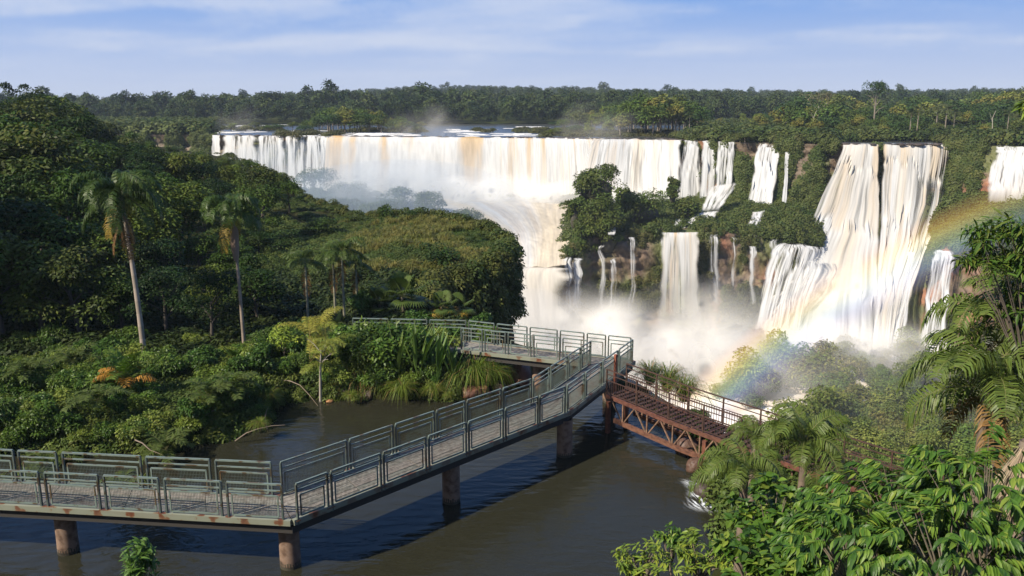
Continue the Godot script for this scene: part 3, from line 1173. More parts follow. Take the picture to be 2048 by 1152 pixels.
func falling_water() -> void:
	# main curtain
	waterfall("waterfall", "long white main curtain with tan streaks at the head of the gorge", [
		[Vector3(-62.36, 3.75, -290.00), Vector3(-3.86, 3.75, -276.00), Vector3(15.11, 3.75, -270.00), Vector3(26.68, 3.75, -266.00)],
		[Vector3(-62.33, 2.40, -288.00), Vector3(-3.83, 2.60, -273.60), Vector3(15.17, 2.60, -268.00), Vector3(26.81, 2.60, -264.00)],
		[Vector3(-62.74, -5.00, -286.00), Vector3(-3.66, -5.00, -271.00), Vector3(15.41, -5.00, -265.00), Vector3(27.44, -5.00, -261.00)],
		[Vector3(-63.66, -16.00, -284.00), Vector3(-3.49, -16.00, -268.00), Vector3(15.84, -16.00, -262.00), Vector3(28.14, -16.00, -258.00)]], 760, 22, {"film": 0.82, "gap": 0.0, "strands": 0.3, "tan": 0.95, "ridge": 1.2, "seed": 3, "layers": 1})
	waterfall("waterfall", "white veil right of the main curtain that fans out behind the rock with trees", [
		[Vector3(25.17, 3.75, -266.50), Vector3(36.47, 3.75, -265.00), Vector3(51.16, 3.75, -258.00)],
		[Vector3(24.03, 2.20, -263.80), Vector3(36.54, 2.40, -263.00), Vector3(50.53, 2.40, -256.00)],
		[Vector3(21.99, -5.00, -260.00), Vector3(35.60, -5.00, -259.00), Vector3(50.06, -5.00, -252.00)],
		[Vector3(19.12, -16.00, -256.00), Vector3(34.21, -16.00, -253.00), Vector3(49.84, -16.00, -247.00)]], 330, 20, {"film": 0.6, "gap": 0.28, "strands": 0.34, "tan": 0.5, "ridge": 1.3, "seed": 9})
	var far_left := [[424, 440, 0.3], [446, 512, 0.25], [516, 566, 0.35], [570, 592, 0.42], [590, 648, 0.46], [640, 672, 0.42]]
	var far_label := ["thin leftmost waterfall on the far rim", "rounded white waterfall second from the left on the far rim", "white waterfall third from the left on the far rim", "narrow stream fourth from the left on the far rim", "split white waterfall left of the main curtain with dark rock between its strands", "strand of water beside the left end of the main curtain"]
	for k in far_left.size():
		var g: Array = far_left[k]
		var rows := []
		for r in [[3.75, 0.0, 0.0], [2.4, 2.0, 0.05], [-5.0, 4.0, 0.16], [-16.0, 6.0, 0.3]]:
			var row := []
			for u in [g[0], (g[0] + g[1]) * 0.5, g[1]]:
				var mid: float = (g[0] + g[1]) * 0.5
				var uu: float = mid + (u - mid) * (1.0 + r[2])
				var z: float = lerpf(302.5, 289.5, (u - 424.0) / 250.0) - r[1]
				row.append(Vector3((uu - 1024.0) / 1690.0 * (0.97758 * z + 0.21056 * (13.7 - r[0])), r[0], -z))
			rows.append(row)
		waterfall("waterfall", far_label[k], rows, 60, 18, {"gap": g[2], "strands": 0.5, "tan": 0.12, "ridge": 1.0, "seed": 30 + k, "edge": 0.12, "group": "streams on the far left rim"})
	# narrow strands over the green wall
	var strands := [[1368, 1398, 1352, 1402, -15.0, 0.3], [1404, 1438, 1396, 1432, -15.0, 0.3], [1436, 1458, 1428, 1446, -14.0, 0.42], [1456, 1470, 1448, 1462, -9.0, 0.35]]
	var strand_label := ["white strand beside the veil where the green wall begins", "white ladder of water down the green wall, second strand from the veil", "thin broken strand on the green wall, third from the veil", "short thin strand on the green wall under the low bushes, fourth from the veil"]
	for k in strands.size():
		var g: Array = strands[k]
		var z0 := lerpf(257.0, 246.5, (g[0] - 1368.0) / 90.0)
		var rows := []
		for r in [[0.0, 3.75, 0.0], [0.08, 2.3, 2.4], [0.5, -4.0, 6.0], [1.0, g[4], 10.5]]:
			var z: float = z0 - r[2]
			var row := []
			for e in [0, 1]:
				var u := lerpf(lerpf(g[0], g[2], r[0]), lerpf(g[1], g[3], r[0]), e)
				row.append(Vector3((u - 1024.0) / 1690.0 * (0.97758 * z + 0.21056 * (13.7 - r[1])), r[1], -z))
			rows.append(row)
		waterfall("waterfall", strand_label[k], rows, 36, 18, {"tiers": 3.0, "gap": g[5], "strands": 0.8, "tan": 0.05, "ridge": 0.9, "seed": 50 + k, "edge": 0.15, "group": "strands on the green wall"})
	waterfall("waterfall", "tall white fall between two green walls left of the great right fall", [
		[Vector3(70.06, 3.60, -242.00), Vector3(74.81, 3.60, -240.00)], [Vector3(68.21, 1.50, -239.00), Vector3(74.45, 1.50, -237.50)], [Vector3(65.87, -6.00, -234.00), Vector3(72.15, -6.00, -232.00)], [Vector3(63.15, -15.50, -228.00), Vector3(69.27, -14.50, -226.00)]], 60, 22, {"tiers": 4.0, "gap": 0.26, "strands": 0.6, "tan": 0.08, "ridge": 1.0, "seed": 61, "edge": 0.08})
	waterfall("waterfall", "thin thread of water between the tall white fall and bare red rock", [
		[Vector3(76.72, 3.20, -238.00), Vector3(78.22, 3.20, -237.50)], [Vector3(75.12, 0.50, -235.00), Vector3(76.49, 0.50, -235.00)], [Vector3(74.03, -6.00, -231.00), Vector3(75.25, -6.00, -231.00)], [Vector3(72.12, -13.00, -226.00), Vector3(73.73, -13.00, -226.00)]], 24, 22, {"gap": 0.25, "strands": 1.0, "tan": 0.0, "ridge": 0.8, "seed": 63, "edge": 0.2})
	# small cascades over the ledge
	var casc := [[1418, 372, 1478, 366, 1400, 425, 1440, 420, 226.0, 0.3], [1400, 425, 1440, 420, 1345, 462, 1400, 470, 214.0, 0.35], [1505, 424, 1530, 420, 1490, 455, 1520, 458, 216.0, 0.4], [1352, 430, 1366, 428, 1346, 452, 1362, 452, 216.0, 0.3], [1220, 452, 1234, 448, 1214, 470, 1230, 470, 204.0, 0.25]]
	var casc_label := ["slanting white cascade on the ledge below the thin strands", "broken white water that runs along the ledge above the drop", "small steps of white water under the tall white fall", "little white spout beside the round bushes on the ledge", "white trickle at the foot of the rock with trees"]
	for k in casc.size():
		var g: Array = casc[k]
		var rows := []
		for t in [0.0, 0.33, 0.66, 1.0]:
			var row := []
			for e in [0, 1]:
				var u := lerpf(lerpf(g[0], g[4], t), lerpf(g[2], g[6], t), e)
				var v := lerpf(lerpf(g[1], g[5], t), lerpf(g[3], g[7], t), e)
				var z: float = g[8] - 9.0 * t
				var rr := (v - 576.0) / 1690.0
				row.append(Vector3((u - 1024.0) / 1690.0 * z / (0.97758 - 0.21056 * rr), 13.7 - z * tan(0.212145 + atan(rr)), -z))
			rows.append(row)
		waterfall("cascade", casc_label[k], rows, 36, 14, {"gap": g[9], "strands": 0.7, "tan": 0.2, "ridge": 0.7, "seed": 70 + k, "edge": 0.12, "fade": 0.2})
	# lower tier
	waterfall("waterfall", "cream column of water that drops from the ledge into the mist at the centre", [
		[Vector3(35.63, -15.60, -199.00), Vector3(44.42, -15.60, -199.00)], [Vector3(35.10, -17.00, -197.00), Vector3(44.29, -17.00, -197.00)], [Vector3(34.48, -27.00, -194.00), Vector3(44.34, -27.00, -194.00)], [Vector3(33.55, -41.00, -191.00), Vector3(45.04, -41.00, -191.00)]], 140, 22, {"gap": 0.1, "strands": 0.5, "tan": 0.9, "cream": 0.3, "ridge": 0.9, "seed": 81, "edge": 0.1, "fade": 0.5})
	var thin := [[1128, 1146, -20.5, 194.0, 0.35, 0.9], [1146, 1166, -21.0, 195.0, 0.3, 0.8], [1198, 1210, -18.5, 198.0, 0.3, 0.0], [1222, 1234, -21.5, 197.0, 0.4, 0.0], [1498, 1512, -19.0, 200.0, 0.3, 0.0], [1256, 1270, -16.5, 198.0, 0.55, 0.0], [1420, 1440, -16.4, 201.0, 0.5, 0.0], [1462, 1474, -17.0, 202.0, 0.5, 0.0], [1540, 1556, -18.0, 204.0, 0.45, 0.0]]
	var thin_label := ["white stepped trickle at the left edge of the mossy rock wall", "white double trickle on the left of the mossy rock wall", "single slim thread down the middle of the mossy rock wall", "short slim thread right of the middle of the mossy rock wall", "slim thread left of the broad lower fall", "faint thread on the brown part of the mossy rock wall", "faint trickle just right of the cream column", "thin trickle midway between the cream column and the broad lower fall", "thin trickle close to the left side of the broad lower fall"]
	for k in thin.size():
		var g: Array = thin[k]
		var rows := []
		for r in [[0.0, 0.0, 0.0], [0.08, 1.6, 0.04], [0.5, 3.0, 0.15], [1.0, 5.0, 0.3]]:
			var z: float = g[3] - r[1]
			var y: float = lerpf(g[2], -38.0, r[0])
			var row := []
			for e in [0, 1]:
				var u: float = lerpf(g[0], g[1], e) - r[2] * (g[1] - g[0]) * (0.8 if g[5] > 0 else 0.3)
				row.append(Vector3((u - 1024.0) / 1690.0 * (0.97758 * z + 0.21056 * (13.7 - y)), y, -z))
			rows.append(row)
		waterfall("trickle", thin_label[k], rows, 24, 22, {"gap": g[4] + 0.08, "strands": 1.4, "tan": 0.05, "ridge": 0.4, "seed": 90 + k, "edge": 0.42, "fade": 0.6, "wander": 0.8, "layers": 1, "group": "thin trickles on the lower walls"})
	waterfall("waterfall", "broad stepped white fall over the ledge left of the great right fall's foot", [
		[Vector3(65.43, -19.00, -204.00), Vector3(70.35, -19.40, -204.00), Vector3(76.50, -20.00, -204.00)], [Vector3(61.98, -21.00, -201.00), Vector3(69.46, -21.00, -201.00), Vector3(75.57, -22.00, -201.00)], [Vector3(58.24, -31.00, -195.00), Vector3(64.31, -31.00, -194.00), Vector3(70.20, -31.00, -194.00)], [Vector3(54.56, -42.00, -187.00), Vector3(60.24, -42.00, -186.00), Vector3(65.64, -42.00, -185.00)]], 200, 24, {"tiers": 4.0, "gap": 0.42, "strands": 0.7, "tan": 0.1, "ridge": 1.1, "seed": 101, "edge": 0.06, "fade": 0.3})
	# great right fall in two arms
	waterfall("waterfall", "great right fall, left arm that sweeps out over the rocks in a wide white skirt", [
		[Vector3(89.47, 3.80, -231.50), Vector3(98.29, 3.80, -230.00)], [Vector3(88.10, 2.20, -229.00), Vector3(97.70, 2.40, -228.00)], [Vector3(84.44, -5.00, -225.50), Vector3(97.11, -5.00, -225.00)], [Vector3(77.89, -15.00, -219.00), Vector3(95.48, -15.00, -219.00)], [Vector3(68.51, -24.00, -208.00), Vector3(91.76, -24.00, -208.00)], [Vector3(60.31, -33.00, -196.00), Vector3(87.49, -33.00, -196.00)], [Vector3(51.78, -42.50, -180.00), Vector3(82.01, -42.50, -180.00)]], 280, 34, {"tiers": 4.0, "breaks": 1.4, "film": 0.4, "gap": 0.26, "strands": 0.4, "tan": 0.6, "cream": 0.35, "ridge": 1.4, "seed": 111, "edge": 0.04})
	waterfall("waterfall", "great right fall, right arm with tan head that breaks over rocks", [
		[Vector3(99.63, 3.80, -230.00), Vector3(117.11, 3.80, -229.50)], [Vector3(98.91, 2.30, -228.00), Vector3(116.52, 2.30, -227.50)], [Vector3(97.90, -5.00, -225.00), Vector3(114.74, -5.00, -224.50)], [Vector3(95.87, -15.00, -219.00), Vector3(110.98, -15.00, -219.00)], [Vector3(90.68, -25.00, -207.00), Vector3(101.79, -24.00, -207.00)], [Vector3(85.82, -33.00, -196.00), Vector3(93.93, -33.00, -196.00)], [Vector3(78.90, -42.50, -180.00), Vector3(85.12, -42.50, -180.00)]], 300, 34, {"tiers": 4.0, "breaks": 1.4, "film": 0.4, "gap": 0.26, "strands": 0.4, "tan": 0.6, "cream": 0.35, "thin": 1.0, "ridge": 1.4, "seed": 121, "edge": 0.04})
	waterfall("waterfall", "white fall from the terrace right of the great right fall", [
		[Vector3(101.19, -20.00, -200.00), Vector3(105.47, -20.00, -199.00)], [Vector3(99.46, -22.00, -197.50), Vector3(104.67, -22.00, -197.00)], [Vector3(96.10, -31.00, -192.00), Vector3(101.45, -31.00, -191.50)], [Vector3(92.67, -41.00, -186.00), Vector3(98.12, -41.00, -185.00)]], 50, 22, {"tiers": 3.0, "gap": 0.34, "strands": 0.6, "tan": 0.0, "ridge": 0.9, "seed": 131, "edge": 0.12, "fade": 0.2})
	waterfall("waterfall", "slim white thread on the terrace edge beside the great right fall", [
		[Vector3(95.46, -20.50, -201.00), Vector3(96.91, -20.50, -200.50)], [Vector3(93.81, -22.50, -198.00), Vector3(95.71, -22.50, -198.00)], [Vector3(90.06, -31.00, -191.00), Vector3(92.15, -31.00, -191.00)], [Vector3(86.96, -41.00, -185.00), Vector3(89.01, -41.00, -185.00)]], 30, 22, {"gap": 0.3, "strands": 0.8, "tan": 0.0, "ridge": 0.8, "seed": 133, "edge": 0.2, "fade": 0.2})
	waterfall("waterfall", "white fall at the right edge above the hanging rainbow", [
		[Vector3(124.96, 3.60, -221.00), Vector3(132.54, 3.60, -219.00), Vector3(142.71, 3.60, -215.00)], [Vector3(123.31, 1.50, -218.50), Vector3(131.32, 1.50, -216.50), Vector3(141.53, 1.50, -212.00)], [Vector3(119.81, -5.00, -214.00), Vector3(129.21, -5.00, -212.00), Vector3(139.82, -5.00, -208.00)], [Vector3(117.87, -11.00, -211.00), Vector3(127.20, -11.00, -209.00), Vector3(138.69, -11.00, -205.00)]], 90, 20, {"tiers": 4.0, "gap": 0.28, "strands": 0.5, "tan": 0.1, "ridge": 1.0, "seed": 141, "edge": 0.05, "fade": 0.3})
	# the torrent on the middle level and its drop behind the headland
	waterfall("rapids", "cream white rapids that pour down from the main curtain between headland and rock", [
		[Vector3(-44.68, -14.00, -266.00), Vector3(-11.47, -14.00, -262.00), Vector3(25.15, -14.00, -256.00)], [Vector3(-24.31, -15.20, -250.00), Vector3(-3.47, -15.20, -244.00), Vector3(19.37, -15.20, -240.00)], [Vector3(-10.59, -17.60, -225.00), Vector3(2.10, -17.60, -220.00), Vector3(15.72, -17.60, -216.00)], [Vector3(-6.05, -20.10, -206.00), Vector3(3.16, -20.10, -203.00), Vector3(13.42, -19.80, -200.00)], [Vector3(-4.55, -22.40, -194.00), Vector3(2.99, -22.60, -191.00), Vector3(12.35, -22.20, -190.00)]], 130, 46, {"gap": -0.6, "strands": 0.12, "tan": 0.35, "cream": 0.75, "ridge": 1.5, "seed": 151, "churn": 0.45, "layers": 1, "fade": 0.001})
	waterfall("waterfall", "grey white drop of the rapids into the lower gorge beside the headland cliff", [
		[Vector3(-4.56, -22.30, -194.50), Vector3(3.00, -22.50, -191.50), Vector3(12.84, -22.30, -190.50)], [Vector3(-10.88, -24.00, -192.00), Vector3(0.91, -24.00, -189.00), Vector3(12.93, -24.00, -188.00)], [Vector3(-10.53, -32.00, -188.00), Vector3(1.36, -32.00, -185.50), Vector3(13.30, -32.00, -185.00)], [Vector3(-10.26, -42.00, -185.00), Vector3(1.80, -42.00, -183.00), Vector3(14.14, -42.00, -182.00)]], 110, 20, {"gap": 0.06, "film": 0.92, "edge": 0.14, "strands": 0.3, "tan": 0.1, "cream": 0.4, "ridge": 1.2, "seed": 161, "layers": 1, "fade": 0.3})
	# lower river
	var p := PackedVector3Array()
	var c := PackedColorArray()
	var nc := 120
	var nr := 70
	for j in nr:
		for i in nc:
			var x := lerpf(-40, 125, i / (nc - 1.0))
			var z := lerpf(-205, -88, j / (nr - 1.0))
			var k := fine.get_noise_2d(x * 3, z * 7)
			var k2 := broad.get_noise_2d(x * 5, z * 5)
			p.append(Vector3(x, -41.2 + 0.9 * k + 0.8 * k2, z))
			c.append(Color(0.66, 0.56, 0.45).lerp(Color(0.84, 0.8, 0.74), clampf(0.4 + k * 1.5 + k2, 0, 1)))
	struct("lower_river", grid_mesh(p, c, nc, nr), M.foam, "churning cream water on the floor of the gorge")
	var lip_rock := rock_mesh(Vector3(1, 0.7, 0.9), 77, Color(0.05, 0.038, 0.03))
	var lr := []
	for i in 240:
		var s := rng.randf_range(2.05, 7.7) if i < 190 else rng.randf_range(11.1, 13.0)
		var q := wall_point(s, 0)
		var g := rng.randf_range(0.5, 1.9)
		lr.append(Transform3D(Basis.from_euler(Vector3(0, rng.randf() * TAU, 0)).scaled(Vector3(g * 1.5, g * 0.8, g)), q + Vector3(0, 0.1, rng.randf_range(-3, 1.6))))
	scatter("lip_rocks", lip_rock, M.boulder, lr, "dark stones along the lip of the falls")
	# white water on the plateau river
	var b := MB.new()
	for g in [[640, 780, 268, 60], [560, 640, 265, 14], [900, 1000, 262, 36], [930, 1100, 270, 40], [1000, 1090, 256, 16], [430, 520, 263, 20], [282, 330, 262, 18], [290, 325, 248, 8], [400, 480, 251, 10], [530, 570, 251, 8], [1780, 1890, 279, 20], [590, 830, 270, 50]]:
		for i in int(g[3] * 0.6):
			var u := rng.randf_range(g[0], g[1])
			var v: float = g[2] + rng.randf_range(-4, 3)
			var t := (v - 576.0) / 1690.0
			var dn := tan(0.212145 + atan(t))
			var z := 9.93 / dn
			var at := Vector3((u - 1024.0) / 1690.0 * (0.97758 * z + 2.09), 3.76, -z)
			var l := rng.randf_range(1.5, 6.0)
			var w := rng.randf_range(0.12, 0.5)
			b.hexa([at + Vector3(-l, -0.1, w), at + Vector3(l * 0.8, -0.1, w * 0.6), at + Vector3(l, -0.1, -w), at + Vector3(-l * 0.7, -0.1, -w), at + Vector3(-l * 0.7, 0.1, w * 0.4), at + Vector3(l * 0.5, 0.12, w * 0.3), at + Vector3(l * 0.7, 0.08, -w * 0.6), at + Vector3(-l * 0.4, 0.1, -w * 0.6)], Color(0.6, 0.6, 0.6))
	struct("white_water", b.commit(), M.foam, "streaks of broken white water on the plateau river", "stuff")
	var bp := PackedVector3Array()
	var bc := PackedColorArray()
	for j in 44:
		for i in 70:
			var s := i / 69.0
			var t := j / 43.0
			var q: Vector3 = Vector3(6.82, 0.03, -29.64).lerp(Vector3(6.99, 0.03, -26.83), s) + Vector3(1.5 * t - 0.85 + 0.25 * sin(s * 5), 0.0, 0.35 * t)
			var k := fine.get_noise_2d((s * 0.5 + t) * 34.0, (t - s * 1.2) * 150.0)
			q.y = 0.03 + 0.12 * maxf(0, k)
			bp.append(q)
			bc.append(Color(0.62, 0.66, 0.7, smoothstep(0.0, 0.35, t) * smoothstep(1.0, 0.75, t) * smoothstep(0, 0.25, s) * smoothstep(1, 0.75, s) * clampf(0.3 + k * 2.6, 0, 1)))
	var ww := struct("white_water", grid_mesh(bp, bc, 70, 44, true), M.falls, "ripple of white water where the pool runs off by the right bank", "stuff")
	ww.set_meta("kind", "stuff")


# spots on the far walls: window in column and row space
func wall_spots(count: int, s0: float, s1: float, r0: float, r1: float, lo: float, hi: float, keep: Callable) -> Array:
	var out := []
	var tries := 0
	while out.size() < count and tries < count * 6:
		tries += 1
		var s := rng.randf_range(s0, s1)
		var r := rng.randf_range(r0, r1)
		var q := wall_point(s, r)
		var k := int(minf(s, cols.size() - 1.01))
		var u := lerpf(COLU[k], COLU[k + 1], s - k)
		if not keep.call(u, r, q):
			continue
		var g := rng.randf_range(lo, hi)
		var up := Vector3(0, 1, 0.35).normalized() if r > 1.0 and r < 2.0 or r > 3.0 else Vector3(0, 0.6, 1).normalized()
		up = (up + any_dir() * 0.3).normalized()
		var sx := up.cross(any_dir()).normalized()
		out.append(Transform3D(Basis(sx * g, up * g * rng.randf_range(0.7, 1.3), sx.cross(up) * g), q + up * 0.3))
	return out


func tints(n: int, a: Color, b: Color) -> PackedColorArray:
	var t := PackedColorArray()
	for i in n:
		t.append(jit(a.lerp(b, rng.randf()), 0.15))
	return t


func clump_mesh(leaves: int, leaf: float) -> ArrayMesh:
	var b := MB.new()
	for k in 7:
		var cc := any_dir() * 0.5
		cc.y = absf(cc.y) * 0.8
		for i in leaves / 7:
			var o := any_dir()
			o.y = absf(o.y) if rng.randf() < 0.75 else o.y
			var q := cc + o * 0.52 * sqrt(rng.randf_range(0.5, 1.1))
			var nrm := (o + Vector3(0, 0.5, 0) + any_dir() * 0.6).normalized()
			b.leaf(q, (nrm.cross(any_dir()) - Vector3(0, 0.2, 0)).normalized(), nrm, leaf * rng.randf_range(0.7, 1.3), leaf * 0.6, jit(Color(1, 1, 1), 0.2))
	return b.commit()


func far_plants() -> void:
	M.clump = clump_mesh(280, 0.24)
	# foliage that hangs on the walls
	var wet := func(u: float, r: float, q: Vector3) -> bool:
		if r < 1.0:
			if u > 422 and u < 1362:
				return false
			for g in [[1364, 1474], [1494, 1560]]:
				if u > g[0] and u < g[1] and rng.randf() < 0.93:
					return false
			if u > 1690 - r * 60 and u < 1896:
				return u > 1752 and u < 1764
			if u > 1970 and u < 2160 and r < 0.95:
				return false
		if r >= 1.0 and r < 2.05 and u < 1130:
			var z := -q.z
			var lim := lerpf(760, 860, clampf((266 - z) / 16, 0, 1)) + lerpf(0, 95, clampf((250 - z) / 25, 0, 1)) + lerpf(0, 25, clampf((225 - z) / 25, 0, 1))
			return u < lim and u > 380
		if r > 1.8 and r < 2.12 and u > 1130 and u < 1500 and rng.randf() < 0.75:
			return false
		if r >= 1.0 and r < 2.05 and (u < 1130 or u > 1665 - (r - 1) * 30 and u < 1885):
			return false
		if r >= 2.0 and (u < 1130 or u > 1318 and u < 1404 or u > 1520 and u < 1880):
			return false
		var mossy := fine.get_noise_3dv(q * Vector3(1.6, 0.7, 1.6))
		return mossy > (0.06 if r > 2.12 else -0.1 if r < 1.0 else -0.35)
	var a := wall_spots(4600, 0, 16, 0.02, 1.02, 0.8, 2.5, wet)
	scatter("cliff_foliage", M.clump, M.leaf, a, "bushes and moss that cling to the upper rock walls", tints(a.size(), Color(0.05, 0.075, 0.018), Color(0.1, 0.115, 0.03)))
	a = wall_spots(5600, 2.2, 16, 1.0, 2.02, 0.8, 2.7, wet)
	scatter("ledge_foliage", M.clump, M.leaf, a, "low bushes on the ledges between the falls", tints(a.size(), Color(0.045, 0.072, 0.016), Color(0.095, 0.11, 0.028)))
	a = wall_spots(1500, 5.0, 16, 2.0, 3.0, 0.8, 2.2, wet)
	scatter("cliff_foliage", M.clump, M.leaf, a, "moss and hanging plants on the lower rock walls", tints(a.size(), Color(0.06, 0.075, 0.02), Color(0.1, 0.09, 0.03)))
	a = []
	for i in 1500:
		var s := rng.randf_range(2.0, 16)
		var q := wall_point(s, 0)
		var k := int(minf(s, cols.size() - 1.01))
		var u := lerpf(COLU[k], COLU[k + 1], s - k)
		var back := rng.randf_range(0.5, 14.0)
		if (u < 1366 and back < 40) or (u > 1640 and u < 1915) or u > 1985 and back < 6:
			continue
		var g := rng.randf_range(1.0, 2.8)
		a.append(Transform3D(Basis.from_euler(Vector3(0, rng.randf() * TAU, 0)).scaled(Vector3(g, g, g)), q + Vector3(0, 0.6, -back)))
	scatter("rim_foliage", M.clump, M.leaf, a, "bushes along the rim above the green walls", tints(a.size(), Color(0.05, 0.07, 0.017), Color(0.085, 0.09, 0.026)))
	a = []
	for i in 4200:
		var u := rng.randf_range(1385, 2300) if i < 3000 else rng.randf_range(120, 424)
		var s := 0.0
		while s < 15.9 and lerpf(COLU[int(s)], COLU[int(s) + 1], s - int(s)) < u:
			s += 0.05
		var lip := wall_point(s, 0)
		var d := -lip.z + 3.0 + pow(rng.randf(), 1.4) * (200.0 if u > 500 else 330.0)
		if u > 1650 and u < 1925 and d < 246:
			continue
		if u < 424 and rng.randf() < 0.3 and d > 330:
			continue
		var q := lip * (d / -lip.z)
		var g := rng.randf_range(1.0, 4.4) * (1.3 if u < 424 else 1.0)
		a.append(Transform3D(Basis.from_euler(Vector3(0, rng.randf() * TAU, 0)).scaled(Vector3(g * 1.2, g, g * 1.2)), Vector3(q.x, 4.2, q.z)))
	scatter("understory", M.clump, M.leaf, a, "bushes that fill the plateau wood between its trees", tints(a.size(), Color(0.035, 0.06, 0.014), Color(0.1, 0.115, 0.028)))
	# islets in the river right behind the lip
	a = []
	for g in [[560, 700, 268, 4, 60], [700, 850, 262, 3, 60], [1030, 1180, 262, 4, 70], [1090, 1350, 268, 5, 160], [940, 985, 262, 2, 8], [480, 560, 259, 2, 30], [330, 480, 256, 3, 40], [1800, 1880, 277, 2, 14], [290, 420, 262, 4, 40]]:
		for i in g[4]:
			var u := rng.randf_range(g[0], g[1])
			var v: float = g[2] + rng.randf_range(-g[3], g[3])
			var z := 9.9 / tan(0.212145 + atan((v - 576.0) / 1690.0))
			var s := rng.randf_range(1.0, 2.6)
			a.append(Transform3D(Basis.from_euler(Vector3(0, rng.randf() * TAU, 0)).scaled(Vector3(s * 1.4, s * 0.8, s)), Vector3((u - 1024.0) / 1690.0 * (0.97758 * z + 2.09), 3.7, -z)))
	scatter("islet_foliage", M.clump, M.leaf, a, "low scrub on flat islets in the plateau river", tints(a.size(), Color(0.06, 0.068, 0.022), Color(0.09, 0.085, 0.03)))

	# far forest as one mass
	var kinds := []
	for k in 4:
		kinds.append(crown(Vector3(8, [11.0, 13.0, 10.0, 15.0][k], 8), 9, 420, 1.05, Color(1, 1, 1), [0.1, 0.25, 0.05, 0.3][k], 0.36))
	for k in 4:
		var spots := []
		for i in 2300:
			var d := 482.0 + pow(rng.randf(), 1.7) * 900.0
			var u := rng.randf_range(-250, 2400)
			if u < 470 and d < 690 and rng.randf() < 0.35:
				continue
			var q := bearing(u, d)
			q.y = 3.6 + hill(u, d)
			var g := rng.randf_range(0.55, 1.4) * (0.8 if d < 500 else 1.0)
			if rng.randf() < 0.02:
				g *= 1.35
			spots.append(Transform3D(Basis.from_euler(Vector3(0, rng.randf() * TAU, 0)).scaled(Vector3(g * rng.randf_range(0.85, 1.3), g, g)), q))
		for i in 900:
			var d := rng.randf_range(1300, 2900)
			var u := rng.randf_range(-300, 2400)
			var q := bearing(u, d)
			q.y = 3.6 + hill(u, d)
			var g := rng.randf_range(1.0, 1.5)
			spots.append(Transform3D(Basis.from_euler(Vector3(0, rng.randf() * TAU, 0)).scaled(Vector3(g * 1.5, g, g * 1.5)), q))
		scatter("forest", kinds[k], M.leaf, spots, "dense dark green forest on the hills beyond the river", tints(spots.size(), Color(0.022, 0.045, 0.013), Color(0.07, 0.095, 0.026)))

	# single trees on the plateau
	var protos := []
	var pl := "green tree in the plateau wood behind the falls on the right"
	var pg := "plateau trees behind the right falls"
	for k in 5:
		protos.append(make_tree("plateau_tree", pl, "tree", pg, Vector3([9.0, 8.0, 10.0, 7.0, 9.0][k], 10, [9.0, 8.0, 9.0, 7.0, 8.0][k]), 12, 1500, 0.68, [Color(0.075, 0.115, 0.022), Color(0.12, 0.15, 0.028), Color(0.045, 0.078, 0.02), Color(0.15, 0.15, 0.034), Color(0.095, 0.12, 0.03)][k], [0.2, 0.1, 0.25, 0.15, 0.3][k], Color(0.16, 0.13, 0.1), 0.37))
	var first := [true, true, true, true, true]
